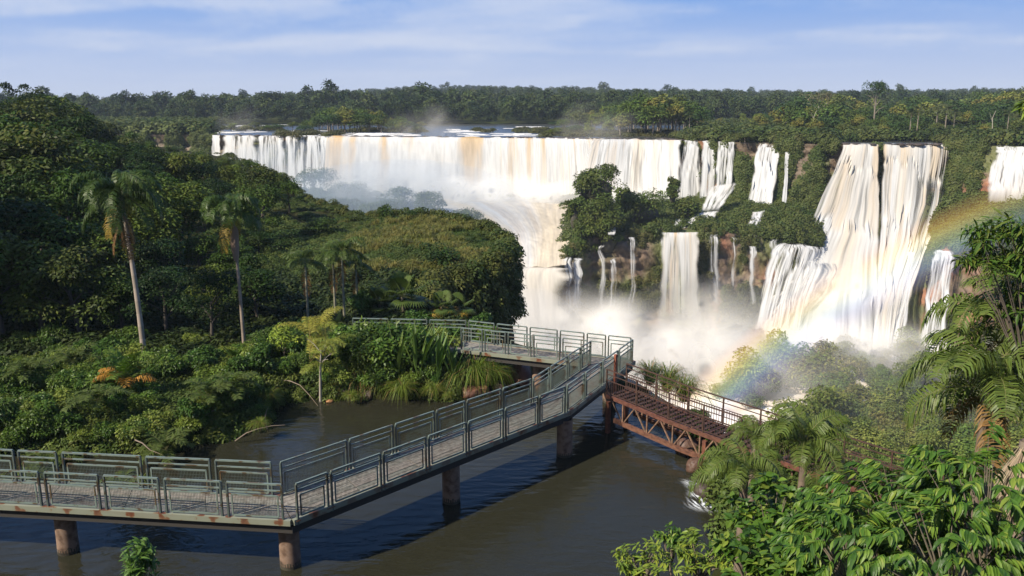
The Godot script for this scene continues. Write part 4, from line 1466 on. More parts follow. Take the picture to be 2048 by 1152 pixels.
	for t in [[20.6, -412.9, 3.1, 2], [25.8, -414.3, 4.6, 1], [33.4, -423.2, 6.2, 2], [38.8, -420.3, 8.3, 3], [44.6, -412.0, 11.0, 1], [52.1, -427.9, 11.9, 0], [59.0, -426.4, 13.7, 0], [61.9, -411.2, 15.0, 4], [69.3, -422.2, 11.9, 0], [73.7, -413.0, 14.6, 1], [81.6, -427.8, 13.9, 2], [86.0, -419.0, 10.6, 1], [93.3, -428.9, 5.0, 0], [95.9, -420.9, 3.0, 1], [101.5, -419.0, 4.8, 3], [110.0, -427.0, 4.9, 4], [112.2, -415.1, 7.4, 1], [121.2, -422.4, 6.8, 3], [130.0, -426.1, 7.2, 0], [131.3, -415.6, 9.9, 1], [136.4, -417.9, 13.2, 4], [142.1, -415.4, 17.2, 2], [146.6, -415.8, 17.8, 0], [156.3, -428.5, 14.7, 4], [161.2, -426.9, 17.2, 1], [163.2, -417.9, 14.8, 3], [167.4, -415.5, 11.7, 0], [171.2, -413.6, 11.3, 4], [176.8, -416.5, 14.9, 1], [185.6, -426.4, 11.1, 1], [192.4, -426.8, 12.5, 3], [196.1, -419.9, 14.4, 2], [198.9, -411.8, 14.9, 4], [212.0, -425.6, 13.3, 1], [217.2, -421.2, 12.7, 0], [227.3, -427.1, 14.6, 1], [229.5, -422.5, 17.6, 0], [229.2, -411.9, 16.9, 0], [240.0, -419.8, 17.2, 0], [250.4, -427.8, 20.4, 4], [253.1, -424.4, 18.6, 3], [253.0, -415.8, 20.6, 1], [260.2, -419.3, 18.2, 3], [262.8, -416.2, 17.2, 0], [266.6, -412.4, 18.4, 1], [279.2, -423.5, 18.5, 4], [277.8, -412.1, 21.3, 2], [287.1, -414.9, 21.0, 3], [295.4, -419.4, 19.2, 3], [21.4, -361.6, 5.2, 0], [28.3, -364.3, 8.6, 4], [34.7, -360.8, 7.8, 1], [40.9, -357.3, 6.8, 0], [47.1, -373.1, 9.2, 1], [51.2, -361.0, 10.4, 0], [58.9, -372.2, 13.1, 3], [64.2, -373.1, 13.2, 3], [67.7, -363.5, 10.9, 3], [71.0, -356.0, 8.1, 2], [80.9, -372.7, 7.2, 0], [85.3, -362.7, 3.6, 3], [89.0, -357.4, 3.0, 3], [96.0, -361.1, 3.8, 0], [105.6, -372.8, 7.3, 1], [109.2, -361.7, 8.1, 2], [113.8, -356.5, 10.6, 3], [123.4, -365.9, 12.6, 0], [126.8, -364.1, 13.5, 1], [130.0, -356.9, 15.3, 4], [136.2, -362.2, 13.8, 2], [142.9, -367.8, 10.6, 3], [148.1, -366.0, 11.7, 3], [148.8, -357.4, 10.6, 4], [156.4, -360.0, 11.5, 2], [162.5, -358.5, 12.1, 1], [170.5, -366.0, 14.5, 2], [175.3, -366.3, 14.9, 0], [180.0, -363.4, 13.1, 4], [187.6, -369.5, 12.7, 3], [186.5, -358.3, 10.6, 4], [198.8, -371.3, 12.2, 0], [199.2, -363.2, 15.0, 3], [208.5, -370.7, 15.8, 0], [212.3, -369.7, 16.2, 3], [211.9, -357.3, 16.4, 4], [220.1, -360.5, 14.7, 0], [232.7, -373.5, 17.8, 0], [235.8, -367.7, 15.8, 3], [232.4, -356.0, 15.7, 1], [244.6, -367.6, 15.2, 2], [250.0, -365.5, 16.4, 3], [250.2, -357.3, 18.3, 4], [40.1, -325.2, 9.2, 0], [43.2, -319.3, 10.1, 2], [48.9, -319.6, 9.8, 1], [54.1, -318.4, 12.6, 2], [59.6, -326.9, 11.9, 3], [62.1, -318.6, 10.4, 2], [66.2, -317.1, 8.8, 3], [69.7, -311.1, 4.5, 2], [76.4, -314.7, 3.5, 1], [81.1, -315.2, 3.4, 1], [85.0, -313.0, 4.2, 4], [90.7, -315.0, 7.5, 3], [99.2, -321.7, 9.3, 3], [103.2, -321.7, 11.4, 3], [105.9, -318.1, 13.9, 2], [115.2, -327.8, 11.6, 2], [117.0, -320.4, 12.8, 3], [119.9, -317.8, 11.8, 2], [124.7, -313.0, 10.2, 0], [135.4, -328.2, 10.7, 0], [136.6, -317.8, 9.7, 2], [140.1, -311.9, 11.0, 3], [147.7, -319.0, 11.7, 2], [149.0, -311.5, 11.5, 3], [156.7, -318.3, 11.6, 3], [165.2, -327.6, 12.6, 2], [166.7, -321.9, 12.7, 2], [171.4, -322.1, 10.5, 2], [180.5, -327.6, 12.4, 2], [184.3, -327.5, 12.9, 0], [183.7, -319.6, 15.4, 3], [188.0, -315.5, 15.3, 3], [196.8, -319.9, 16.2, 0], [206.6, -325.8, 14.3, 1], [206.5, -316.8, 15.7, 2], [214.8, -320.2, 15.0, 3], [215.3, -312.2, 16.2, 0], [221.6, -313.9, 15.2, 3], [62.3, -289.0, 3.0, 1], [65.4, -285.2, 3.0, 4], [70.9, -283.2, 3.0, 2], [76.6, -287.7, 3.0, 2], [80.1, -285.4, 4.2, 1], [84.2, -284.4, 3.2, 0], [90.7, -290.1, 4.0, 1], [96.0, -289.4, 10.2, 0], [102.2, -295.7, 10.0, 3], [105.1, -286.3, 11.5, 0], [112.5, -295.9, 8.5, 1], [119.3, -296.6, 7.5, 3], [123.3, -293.0, 6.6, 0], [127.0, -292.2, 7.3, 1], [126.2, -281.8, 8.2, 2], [137.0, -297.5, 7.9, 0], [138.5, -287.7, 9.8, 4], [146.8, -295.3, 9.5, 4], [152.0, -295.3, 8.3, 4], [154.8, -292.8, 8.6, 3], [156.9, -286.1, 9.9, 2], [166.4, -294.4, 11.9, 2], [171.5, -294.8, 12.9, 2], [173.3, -288.3, 11.9, 0], [174.9, -283.0, 12.6, 0], [183.6, -289.3, 10.6, 1], [183.9, -283.6, 13.1, 3], [190.5, -287.7, 11.5, 4], [192.1, -283.9, 12.3, 1], [202.4, -289.8, 13.1, 1], [201.2, -281.8, 10.9, 3], [62.2, -269.8, 3.0, 1], [67.1, -268.2, 3.0, 4], [70.8, -260.3, 3.0, 1], [74.2, -259.8, 3.0, 2], [81.0, -270.0, 3.0, 1], [84.8, -270.6, 3.0, 0], [88.0, -264.0, 6.8, 3], [92.4, -262.5, 6.6, 3], [97.2, -264.0, 7.8, 2], [99.4, -257.4, 5.5, 4], [108.4, -265.0, 4.5, 4], [112.0, -260.2, 4.8, 3], [117.9, -263.5, 6.1, 2], [122.8, -266.2, 5.8, 0], [129.9, -273.6, 7.7, 2], [127.9, -258.0, 5.8, 4], [140.4, -271.1, 4.9, 0], [145.9, -270.2, 4.9, 0], [147.6, -265.9, 5.7, 1], [150.1, -261.0, 7.4, 2], [156.3, -262.8, 9.1, 4], [158.5, -259.6, 7.6, 4], [169.5, -267.7, 8.6, 4], [167.9, -257.7, 9.1, 1], [175.2, -262.0, 8.3, 2], [187.3, -271.1, 9.7, 0], [193.9, -272.4, 10.0, 3], [66.0, -242.9, 3.0, 4], [74.7, -255.4, 3.0, 2], [75.7, -243.6, 3.0, 2], [81.3, -244.2, 4.4, 0], [86.3, -246.6, 4.8, 4], [135.4, -254.2, 3.0, 0], [138.5, -252.3, 5.1, 3], [138.4, -243.4, 4.5, 1], [142.6, -242.0, 7.4, 4], [150.1, -247.4, 7.3, 1], [152.2, -243.4, 6.9, 2], [157.3, -243.4, 6.5, 1], [161.7, -242.1, 6.7, 1], [171.5, -248.2, 5.9, 2], [182.9, -255.8, 7.7, 2]]:
		var u: float = 1024.0 + 1690.0 * t[0] / (0.97758 * -t[1] + 2.17)
		var place := "behind the veil" if u < 1390 else "above the green wall" if u < 1640 else "above the great right fall" if u < 1930 else "above the far right fall"
		var deep_ := "at the rim" if t[1] > -275 else "in the middle of the wood" if t[1] > -340 else "at the back of the wood"
		var look: String = ["green tree", "light green tree", "dark green tree", "yellowish tree", "olive tree"][t[3] % 5]
		plant(protos, first, t, 3.4, 10.0, look + " " + deep_ + " " + place, "plateau trees behind the right falls")
	var pl2 := "dark low tree on the wooded islets behind the main curtain"
	for t in [[-93.1, -396.2, 3.1, 4], [-88.3, -399.8, 7.6, 0], [-82.7, -391.2, 10.4, 1], [-78.7, -389.1, 8.1, 4], [-74.3, -394.0, 9.1, 4], [-69.5, -396.7, 7.8, 4], [-64.8, -392.6, 7.9, 0], [-58.9, -394.7, 5.8, 4], [-55.8, -397.9, 4.9, 3], [-51.1, -391.1, 4.8, 0], [-46.8, -390.5, 3.5, 2], [-41.9, -395.6, 3.1, 3], [-125.0, -355.7, 2.5, 2], [-116.8, -346.6, 2.5, 4], [-113.4, -346.8, 3.6, 1], [-107.8, -347.9, 2.6, 3], [-105.6, -354.9, 3.9, 4], [-100.2, -352.4, 2.7, 0], [-95.1, -350.8, 3.1, 2], [-89.6, -351.0, 4.1, 4], [-82.1, -344.3, 4.9, 0], [-79.7, -355.7, 7.4, 0], [-75.2, -351.7, 9.7, 0], [-68.5, -344.8, 8.3, 4], [-65.1, -355.5, 9.0, 4], [-59.0, -354.4, 8.8, 3], [-53.9, -345.3, 7.9, 0], [-49.0, -353.0, 5.2, 0], [-42.6, -347.4, 4.6, 0], [-39.4, -351.8, 3.1, 2], [-76.3, -316.3, 3.3, 2], [-72.9, -325.1, 6.4, 2], [-67.1, -321.7, 7.6, 2], [-62.3, -321.0, 8.4, 3], [-58.0, -321.6, 7.8, 0], [-54.3, -326.3, 7.1, 0], [-48.8, -321.2, 6.2, 4], [-46.1, -327.7, 4.6, 0], [-41.6, -324.3, 5.3, 1], [-36.4, -327.5, 2.6, 4], [17.1, -305.0, 2.8, 1], [22.0, -300.0, 3.8, 2], [26.9, -296.0, 4.8, 1], [33.4, -300.0, 5.5, 1], [36.8, -292.0, 7.0, 3], [14.2, -300.0, 2.5, 1], [41.6, -300.0, 12.3, 0], [47.5, -304.0, 14.8, 0], [51.7, -300.0, 14.0, 3], [57.2, -306.0, 14.4, 4], [60.8, -300.0, 12.0, 0], [64.0, -296.0, 10.0, 2], [38.5, -306.0, 10.0, 2], [47.5, -290.0, 11.4, 0], [55.1, -290.0, 11.3, 3], [-67.1, -345.0, 9.9, 3], [-61.9, -350.0, 9.9, 0], [-53.0, -345.0, 8.3, 3], [-44.3, -340.0, 6.4, 0], [-74.2, -350.0, 8.3, 2], [-79.0, -340.0, 5.7, 1], [-55.4, -335.0, 7.6, 2]]:
		plant(protos, first, t, 3.6, 10.0, pl2, "islet trees behind the main curtain")
	# trees that stand out on the skyline
	var um := thing("umbrella_tree", "flat topped umbrella tree that stands clear above the right skyline", "tree", Vector3(126.03, 3.60, -300.00))
	obj("trunk", trunk_mesh(9.0, 0.3, Color(0.2, 0.17, 0.13), 8, 4.0), M.bark, um)
	obj("crown", crown(Vector3(11, 12.6, 9), 15, 1300, 0.5, Color(0.035, 0.06, 0.018), 0.68, 0.24), M.leaf, um)
	um.scale = Vector3(0.95, 1.5, 0.95)
	var gr := thing("bare_tree", "pale greyish broad tree on the right skyline left of the umbrella tree", "tree", Vector3(106.27, 3.60, -300.00))
	obj("trunk", trunk_mesh(8.0, 0.3, Color(0.25, 0.22, 0.18), 9, 3.5), M.bark, gr)
	obj("crown", crown(Vector3(13, 13.4, 8), 18, 900, 0.42, Color(0.14, 0.13, 0.08), 0.55, 0.22), M.leaf, gr)
	gr.scale = Vector3(1.1, 1.2, 1.0)
	for g in [[1945, 238, 250.0, 0, "pale bare trunk in the wood above the far right fall"], [2016, 230, 262.0, 0, "thin whitish trunk among the trees at the right edge"], [1604, 226, 270.0, 0, "pale slim trunk above the red rock"]]:
		var tr := MB.new()
		var q := Vector3((g[0] + 200.0 - 1024.0) / 1690.0 * g[2] if g[3] else (g[0] - 1024.0) / 1690.0 * g[2], 3.4, -g[2])
		tr.tube([Vector3.ZERO, Vector3(0.2, 3.5, 0), Vector3(-0.3, 7.0, 0.2), Vector3(0.5, 9.0, 0)], [0.16, 0.14, 0.1, 0.05], 7, Color(0.3, 0.27, 0.22))
		tr.tube([Vector3(-0.2, 6.0, 0.1), Vector3(-1.4, 8.6, 0.3)], [0.08, 0.03], 5, Color(0.3, 0.27, 0.22))
		var to := MeshInstance3D.new()
		to.mesh = tr.commit()
		to.material_override = M.bark
		var wh := thing("bare_tree", g[4], "tree", q + Vector3(0, 0, 6))
		to.name = "trunk"
		wh.add_child(to)
	# far palms on the right plateau
	var pf := []
	for k in 3:
		pf.append(frond(2.6, 16, 0.7, [0.9, 0.3, -0.3][k], [1.3, 1.4, 1.0][k], 0.7, 0.14, Color(0.06, 0.075, 0.025), Color(0.1, 0.1, 0.04)))
	var fp := thing("plateau_palm", "slender palm that rises from the wood on the right plateau", "palm", Vector3(123.49, 3.40, -262.00), 0, "slender palms on the right plateau")
	palm_parts(fp, 9.0, 0.18, 13, pf, Color(0.2, 0.17, 0.13))
	for g in [[1818, 255.0, 0.9], [1888, 262.0, 1.05], [1905, 268.0, 0.95], [1378, 288.0, 0.8], [2012, 250.0, 0.9], [1870, 270.0, 1.1]]:
		dup(fp, Vector3((g[0] - 1024.0) / 1690.0 * (0.97758 * g[1] + 2.1), 3.4, -g[1]), rng.randf() * TAU, Vector3.ONE * g[2])

	# rock with trees in the middle of the gorge
	var iso := [[1201, 338, 400, 100, 206.0, "tall dark tree mass on top of the mid gorge rock"], [1172, 352, 400, 48, 208.0, "small tree left of the tall one on the mid gorge rock"], [1151, 402, 452, 42, 204.0, "round bush at the left foot of the mid gorge rock"], [1290, 388, 446, 110, 212.0, "wide round bush right of the mid gorge rock"], [1374, 398, 440, 56, 214.0, "small round bush on the ledge right of the wide round bush"], [1346, 362, 400, 26, 236.0, "dark little bush at the foot of the veil"], [1248, 384, 420, 40, 216.0, "low bush between the tall tree mass and the wide round bush"], [1205, 395, 470, 96, 203.0, "green mossy slope under the tall tree mass"], [1215, 430, 500, 84, 200.5, "lower mossy slope of the mid gorge rock"], [1172, 440, 520, 60, 199.5, "left mossy foot of the mid gorge rock"]]
	for g in iso:
		var z: float = g[4]
		var hh: float = (g[2] - g[1]) * z / 1690.0
		var ww: float = g[3] * z / 1690.0
		var yb: float = 13.7 - z * tan(0.212145 + atan((g[2] - 576.0) / 1690.0))
		var t := thing("gorge_bush", g[5], "bush", Vector3((g[0] - 1024.0) / 1690.0 * (0.97758 * z + 0.21056 * (13.7 - yb)), yb - 1.0, -z))
		obj("crown", crown(Vector3(ww * 1.1, hh * 1.14 + 1.8, ww * 0.95), 24, 3400, 0.62, Color(0.075, 0.1, 0.022), 0.0, 0.3), M.leaf, t)
		var rk := obj("rock", rock_mesh(Vector3(ww * 0.6, hh * 1.0, ww * 0.4), 40 + int(g[0]), Color(0.05, 0.045, 0.03)), M.boulder, t)
		rk.position = Vector3(0, hh * 0.4, -0.5)
	for g in [[700, 362, 400, 90, 268.0, "misty bush mound on the low land before the far left streams"], [640, 338, 372, 80, 276.0, "farther misty bush mound below the split stream"], [800, 374, 420, 80, 252.0, "misty bush mound near the foot of the main curtain"], [866, 384, 430, 70, 240.0, "grey green bush mound where the rapids begin"], [930, 410, 450, 70, 224.0, "grey rocky mound on the left edge of the rapids"], [760, 400, 440, 90, 240.0, "green mound in the valley behind the headland"], [690, 392, 436, 90, 246.0, "wide green mound in the valley left of the others"]]:
		var z: float = g[4]
		var hh: float = (g[2] - g[1]) * z / 1690.0
		var ww: float = g[3] * z / 1690.0
		var yb: float = 13.7 - z * tan(0.212145 + atan((g[2] - 576.0) / 1690.0))
		var t := thing("valley_bush", g[5], "bush", Vector3((g[0] - 1024.0) / 1690.0 * (0.97758 * z + 0.21056 * (13.7 - yb)), yb - 2.0, -z))
		obj("crown", crown(Vector3(ww * 1.2, hh + 2.5, ww), 16, 2200, 0.6, Color(0.06, 0.085, 0.02), 0.0, 0.32), M.leaf, t)
	# bushes on the gorge floor, lower right
	var gb := []
	for k in 4:
		var t := thing("floor_bush", "rounded bush on the gorge floor below the great right fall", "bush", Vector3.ZERO, 0, "rounded bushes on the gorge floor")
		obj("crown", crown(Vector3(5.4, [4.2, 5.4, 3.6, 4.8][k], 5.0), 12, 1500, 0.34, [Color(0.1, 0.15, 0.03), Color(0.13, 0.155, 0.036), Color(0.08, 0.125, 0.03), Color(0.15, 0.155, 0.042)][k], 0.0, 0.36), M.leaf, t)
		gb.append(t)
	var gf := [true, true, true, true]
	var made := 0
	for i in 900:
		var u := rng.randf_range(1440, 2200)
		var v := rng.randf_range(705, 960)
		var lim := 770.0 - (u - 1440.0) * 0.12 if u < 1620 else 712.0
		if u > 1640 and u < 1720:
			lim = 700
		if v < lim or (u < 1640 and v > 775 and v < 850 and u > 1540) or (u < 1540 and v > 800):
			continue
		if made >= 240:
			break
		var dn := tan(0.212145 + atan((v - 576.0) / 1690.0))
		var z := 53.5 / dn
		var at := Vector3((u - 1024.0) / 1690.0 * (0.97758 * z + 0.21056 * 55.5), -41.5, -z)
		var k := rng.randi() % 4
		var g := rng.randf_range(0.6, 1.5) * (1.3 if u < 1640 else 1.1)
		var zone := "near the spray" if v < 770 else "in the middle" if v < 850 else "close to the footbridge railing"
		zone += ", left part" if u < 1640 else ", centre" if u < 1820 else ", right part"
		var lb: String = ["green rounded bush", "light green rounded bush", "dark green low bush", "yellow green rounded bush"][k] + " on the gorge floor " + zone
		if gf[k]:
			gb[k].set_meta("label", lb)
			gb[k].position = at
			gb[k].scale = Vector3(g, g, g)
			gf[k] = false
		else:
			dup(gb[k], at, rng.randf() * TAU, Vector3(g * rng.randf_range(0.9, 1.3), g, g), lb)
		made += 1
	var peaks := [[1395 + 45, 770, 30, 0.9], [1487, 735, 60, 1.5], [1545, 722, 46, 1.7], [1600, 705, 74, 1.9], [1650, 715, 40, 1.5], [1505, 785, 34, 0.9], [1690, 735, 60, 1.0], [1750, 722, 50, 1.0], [1760, 740, 40, 1.0], [1830, 710, 60, 1.2], [1870, 700, 60, 1.1]]
	for g in peaks:
		var z: float = 55.0 / tan(0.212145 + atan((g[1] + g[2] - 576.0) / 1690.0))
		dup(gb[rng.randi() % 4], Vector3((g[0] - 1024.0) / 1690.0 * (0.97758 * z + 11.6), -42.0, -z), rng.randf() * TAU, Vector3(g[3] * 1.1, g[3] * 1.35, g[3]), "tall bush that stands out of the spray at the edge of the gorge floor")
	var lowc := []
	for i in 1500:
		var u := rng.randf_range(1500, 2250)
		var v := rng.randf_range(720, 1000)
		if u < 1650 and v > 770 and v < 860:
			continue
		var z := 54.5 / tan(0.212145 + atan((v - 576.0) / 1690.0))
		var g := rng.randf_range(0.8, 2.0)
		lowc.append(Transform3D(Basis.from_euler(Vector3(0, rng.randf() * TAU, 0)).scaled(Vector3.ONE * g), Vector3((u - 1024.0) / 1690.0 * (0.97758 * z + 11.6), -41.2, -z)))
	scatter("gorge_scrub", M.clump, M.leaf, lowc, "scrub between the rounded bushes on the gorge floor", tints(lowc.size(), Color(0.05, 0.078, 0.02), Color(0.08, 0.09, 0.028)))


func plant(protos: Array, first: Array, t: Array, base: float, tall: float, label := "", group := "") -> void:
	var k: int = t[3] % protos.size()
	var g: float = t[2] / tall
	var wide := clampf(g, 0.55, 1.6) * rng.randf_range(0.85, 1.2) * (1.25 if base > 3.0 else 1.0)
	var size := Vector3(wide, g, wide)
	if first[k]:
		first[k] = false
		if label:
			protos[k].set_meta("label", label)
			protos[k].set_meta("group", group)
		protos[k].position = Vector3(t[0], base, t[1])
		protos[k].rotation.y = rng.randf() * TAU
		protos[k].scale = size
	else:
		dup(protos[k], Vector3(t[0], base, t[1]), rng.randf() * TAU, size, label, group)


func palm_parts(t: Node3D, h: float, r: float, count: int, kinds: Array, bark: Color, lean := Vector3.ZERO, dead: Mesh = null, dead_n := 0) -> void:
	var b := MB.new()
	var pts := []
	var rad := []
	for i in 15:
		var f := i / 14.0
		pts.append(Vector3(0, -0.4 + (h + 0.4) * f, 0) + lean * f * f)
		rad.append(r * (1.25 - 0.45 * f) * (1.0 if i % 2 == 0 else 0.95))
	b.tube(pts, rad, 9, bark, bark * 0.8)
	obj("trunk", b.commit(), M.bark, t)
	var top := Vector3(0, h, 0) + lean
	for k in count:
		var o := obj("frond", kinds[k % kinds.size()], M.gloss_leaf, t)
		o.position = top + Vector3(0, rng.randf_range(-0.12, 0.12), 0)
		o.rotation = Vector3(rng.randf_range(-0.25, 0.25), TAU * (k * 0.382 + rng.randf() * 0.05), rng.randf_range(-0.12, 0.18))
		var g := rng.randf_range(0.85, 1.12)
		o.scale = Vector3(g, g, g)
	for k in dead_n:
		var o := obj("dead_frond", dead, M.leaf, t)
		o.position = top - Vector3(0, 0.15, 0)
		o.rotation = Vector3(0, TAU * (k * 0.41 + 0.3), rng.randf_range(-0.2, 0.1))


func near_plants() -> void:
	# left forest
	var protos := []
	var first := []
	var tone := [Color(0.027, 0.05, 0.009), Color(0.06, 0.095, 0.014), Color(0.018, 0.036, 0.009), Color(0.075, 0.095, 0.015), Color(0.035, 0.064, 0.01), Color(0.05, 0.066, 0.014)]
	for k in 6:
		protos.append(make_tree("forest_tree", "dark leafy tree in the dense wood on the left bank", "tree", "trees of the left wood", Vector3([6.5, 5.6, 7.4, 6.0, 5.2, 7.0][k], 8, [6.2, 5.6, 7.0, 6.0, 5.4, 6.4][k]), [18, 14, 22, 16, 12, 20][k], 4200, [0.3, 0.26, 0.24, 0.34, 0.28, 0.3][k], tone[k], [0.05, 0.0, 0.1, 0.02, 0.0, 0.06][k], Color(0.07, 0.055, 0.045), [0.3, 0.36, 0.27, 0.33, 0.4, 0.28][k]))
		first.append(true)
	for t in [[-95.7, -152.3, 13.9, 0], [-89.9, -151.2, 15.1, 4], [-84.6, -148.8, 16.9, 1], [-84.3, -154.9, 16.8, 0], [-76.9, -151.2, 13.7, 0], [-75.0, -157.1, 10.4, 0], [-66.5, -148.8, 9.6, 4], [-65.3, -154.7, 8.1, 1], [-57.8, -145.3, 7.0, 0], [-52.7, -143.4, 6.6, 1], [-52.0, -154.2, 4.3, 3], [-45.1, -147.0, 4.8, 1], [-41.4, -151.1, 3.0, 4], [-80.1, -123.3, 12.7, 0], [-78.2, -125.1, 12.9, 1], [-75.3, -127.6, 14.4, 0], [-70.6, -126.6, 15.4, 2], [-64.9, -122.0, 15.2, 3], [-60.7, -119.2, 13.4, 5], [-59.4, -124.5, 11.0, 5], [-54.3, -121.3, 8.9, 5], [-48.9, -116.2, 8.2, 3], [-48.0, -121.9, 7.1, 1], [-43.0, -118.9, 7.0, 3], [-38.5, -117.9, 5.6, 3], [-37.4, -125.9, 4.7, 4], [-32.6, -120.3, 4.3, 3], [-65.8, -97.3, 12.5, 1], [-62.9, -96.8, 11.6, 2], [-61.5, -98.7, 12.4, 4], [-61.3, -103.6, 14.1, 4], [-55.4, -99.6, 14.0, 5], [-51.3, -99.0, 13.3, 0], [-47.0, -96.9, 10.5, 1], [-45.7, -101.0, 10.0, 0], [-41.0, -96.0, 9.4, 2], [-38.0, -97.1, 8.5, 3], [-35.7, -98.5, 7.3, 2], [-32.9, -99.9, 6.8, 3], [-28.6, -96.4, 6.8, 5], [-27.3, -103.3, 5.2, 1], [-57.0, -82.8, 10.3, 5], [-54.6, -84.2, 12.2, 5], [-49.5, -82.0, 11.7, 2], [-45.6, -81.7, 13.5, 4], [-42.1, -81.7, 11.8, 1], [-40.5, -86.0, 8.6, 1], [-37.6, -85.9, 8.5, 0], [-32.1, -81.4, 7.7, 4], [-30.4, -87.7, 6.3, 2], [-24.6, -81.7, 7.0, 1], [-51.8, -74.4, 9.8, 4], [-46.5, -72.1, 10.1, 5], [-45.0, -73.9, 10.2, 5], [-38.5, -68.7, 11.8, 5], [-38.5, -74.3, 9.6, 3], [-32.3, -68.1, 8.2, 1], [-30.0, -68.5, 8.5, 3], [-28.3, -73.3, 7.1, 3], [-24.1, -71.3, 3.1, 1], [-22.0, -72.6, 3.0, 0], [-43.0, -63.3, 8.3, 1], [-39.1, -61.0, 9.0, 4], [-37.4, -63.0, 9.4, 0], [-32.4, -60.7, 9.7, 4], [-29.9, -63.0, 6.8, 4], [-26.5, -61.1, 6.8, 3], [-23.5, -62.7, 4.8, 1], [-20.7, -62.4, 4.1, 4], [-37.4, -52.9, 7.0, 0], [-33.1, -51.4, 8.0, 0], [-31.0, -53.3, 8.3, 0], [-28.0, -53.0, 7.4, 4], [-25.5, -53.0, 6.2, 3], [-22.7, -53.1, 5.4, 2], [-18.6, -51.4, 3.9, 3], [-16.6, -52.7, 4.6, 0], [-34.4, -46.6, 6.0, 0], [-32.6, -48.5, 6.0, 5], [-28.5, -45.8, 6.6, 3], [-27.0, -47.0, 6.2, 3], [-24.4, -46.2, 5.7, 5], [-22.2, -46.7, 4.7, 1], [-19.8, -46.9, 4.7, 2], [-16.6, -45.2, 5.0, 2], [-15.4, -49.7, 4.2, 0]]:
		var g: float = ground(t[0], t[1])
		if side(Vector2(t[0], t[1])) < 0.6:
			continue
		var row := "front row of the left wood" if t[1] > -58 else "middle of the left wood" if t[1] > -80 else "back of the left wood"
		var where_ := "" if t[1] < -80 else " left of the palm" if t[0] < 0.44 * t[1] - 0.5 else " behind the palms" if t[0] < 0.3 * t[1] else " right of the palms"
		var look: String = ["dark green tree", "bright green tree", "very dark tree", "yellow green tree", "small crowned green tree", "olive green tree"][t[3] % 6]
		plant(protos, first, [t[0], t[1], t[2] - g + 0.6, t[3]], g - 0.2, 8.0, look + " in the " + row + where_, "trees of the left wood")
	for t in [[-36, -41, 18, 0], [-38, -46, 19, 2], [-43, -42, 18, 4], [-40, -51, 19, 1], [-46, -47, 20, 2], [-48, -54, 20, 0]]:
		plant(protos, first, [t[0], t[1], t[2], t[3]], 0.6, 8.0)
	var floor_ := []
	for i in 2600:
		var q := Vector3(rng.randf_range(-62, -3), 0, rng.randf_range(-62, -42.5))
		if side(Vector2(q.x, q.z)) < 0.5:
			continue
		q.y = ground(q.x, q.z) - 0.1
		floor_.append(Transform3D(Basis.from_euler(Vector3(0, rng.randf() * TAU, 0)).scaled(Vector3.ONE * rng.randf_range(0.5, 1.3)), q))
	scatter("undergrowth", M.clump, M.leaf, floor_, "dark undergrowth on the floor of the left wood", tints(floor_.size(), Color(0.02, 0.035, 0.009), Color(0.04, 0.055, 0.013)))
	var sk := thing("skyline_tree", "tall tree with layered flat crown that tops the left skyline", "tree", Vector3(-62.14, 2.50, -112.00))
	obj("trunk", trunk_mesh(9.5, 0.26, Color(0.12, 0.1, 0.08), 8, 3.2), M.bark, sk)
	obj("crown", crown(Vector3(10.5, 13.6, 9), 22, 3600, 0.34, Color(0.026, 0.043, 0.014), 0.42, 0.22), M.leaf, sk)
	var sk2 := thing("skyline_tree", "thin flat topped tree above the tall crown at the upper left", "tree", Vector3(-67.28, 2.50, -118.00))
	obj("trunk", trunk_mesh(10.5, 0.2, Color(0.14, 0.12, 0.1), 6, 2.2), M.bark, sk2)
	obj("crown", crown(Vector3(4.5, 14.8, 4), 8, 700, 0.3, Color(0.026, 0.045, 0.014), 0.8, 0.22), M.leaf, sk2)

	# headland: brush, bushes and grass
	var brush := []
	var turf := []
	var n := 0
	while n < 5200:
		var u := rng.randf_range(430, 1045)
		var v := rng.randf_range(325, 570)
		var z := 13.0 / tan(0.212145 + atan((v - 576.0) / 1690.0))
		var q := Vector3((u - 1024.0) / 1690.0 * (0.97758 * z + 0.21056 * 13.0), 0, -z)
		n += 1
		if side(Vector2(q.x, q.z)) < -0.6 or z < 57:
			continue
		q.y = ground(q.x, q.z)
		var k := broad.get_noise_2d(q.x * 4, q.z * 4)
		var g := z / 90.0
		if z > 95 or k > 0.02 or u < 680 or rng.randf() < 0.1:
			var s := rng.randf_range(0.4, 0.9) * g * (0.55 if side(Vector2(q.x, q.z)) < 8 and z > 72 else 1.0)
			brush.append(Transform3D(Basis.from_euler(Vector3(0, rng.randf() * TAU, 0)).scaled(Vector3(s * 1.2, s * rng.randf_range(0.6, 1.1), s * 1.2)), q))
		else:
			turf.append(Transform3D(Basis.from_euler(Vector3(0, rng.randf() * TAU, 0)).scaled(Vector3.ONE * rng.randf_range(0.7, 1.4)), q))
	scatter("brush", M.clump, M.leaf, brush, "low green brush over the far part of the headland", tints(brush.size(), Color(0.05, 0.08, 0.017), Color(0.085, 0.105, 0.024)))
	var tf := tuft(46, 0.62, 0.8, 0.035, Color(1, 1, 1), 0.0)
	scatter("grass", tf, M.leaf, turf, "short yellow green grass on top of the headland", tints(turf.size(), Color(0.11, 0.13, 0.026), Color(0.18, 0.16, 0.042)))
	# overhang of the headland edge
	var hang := []
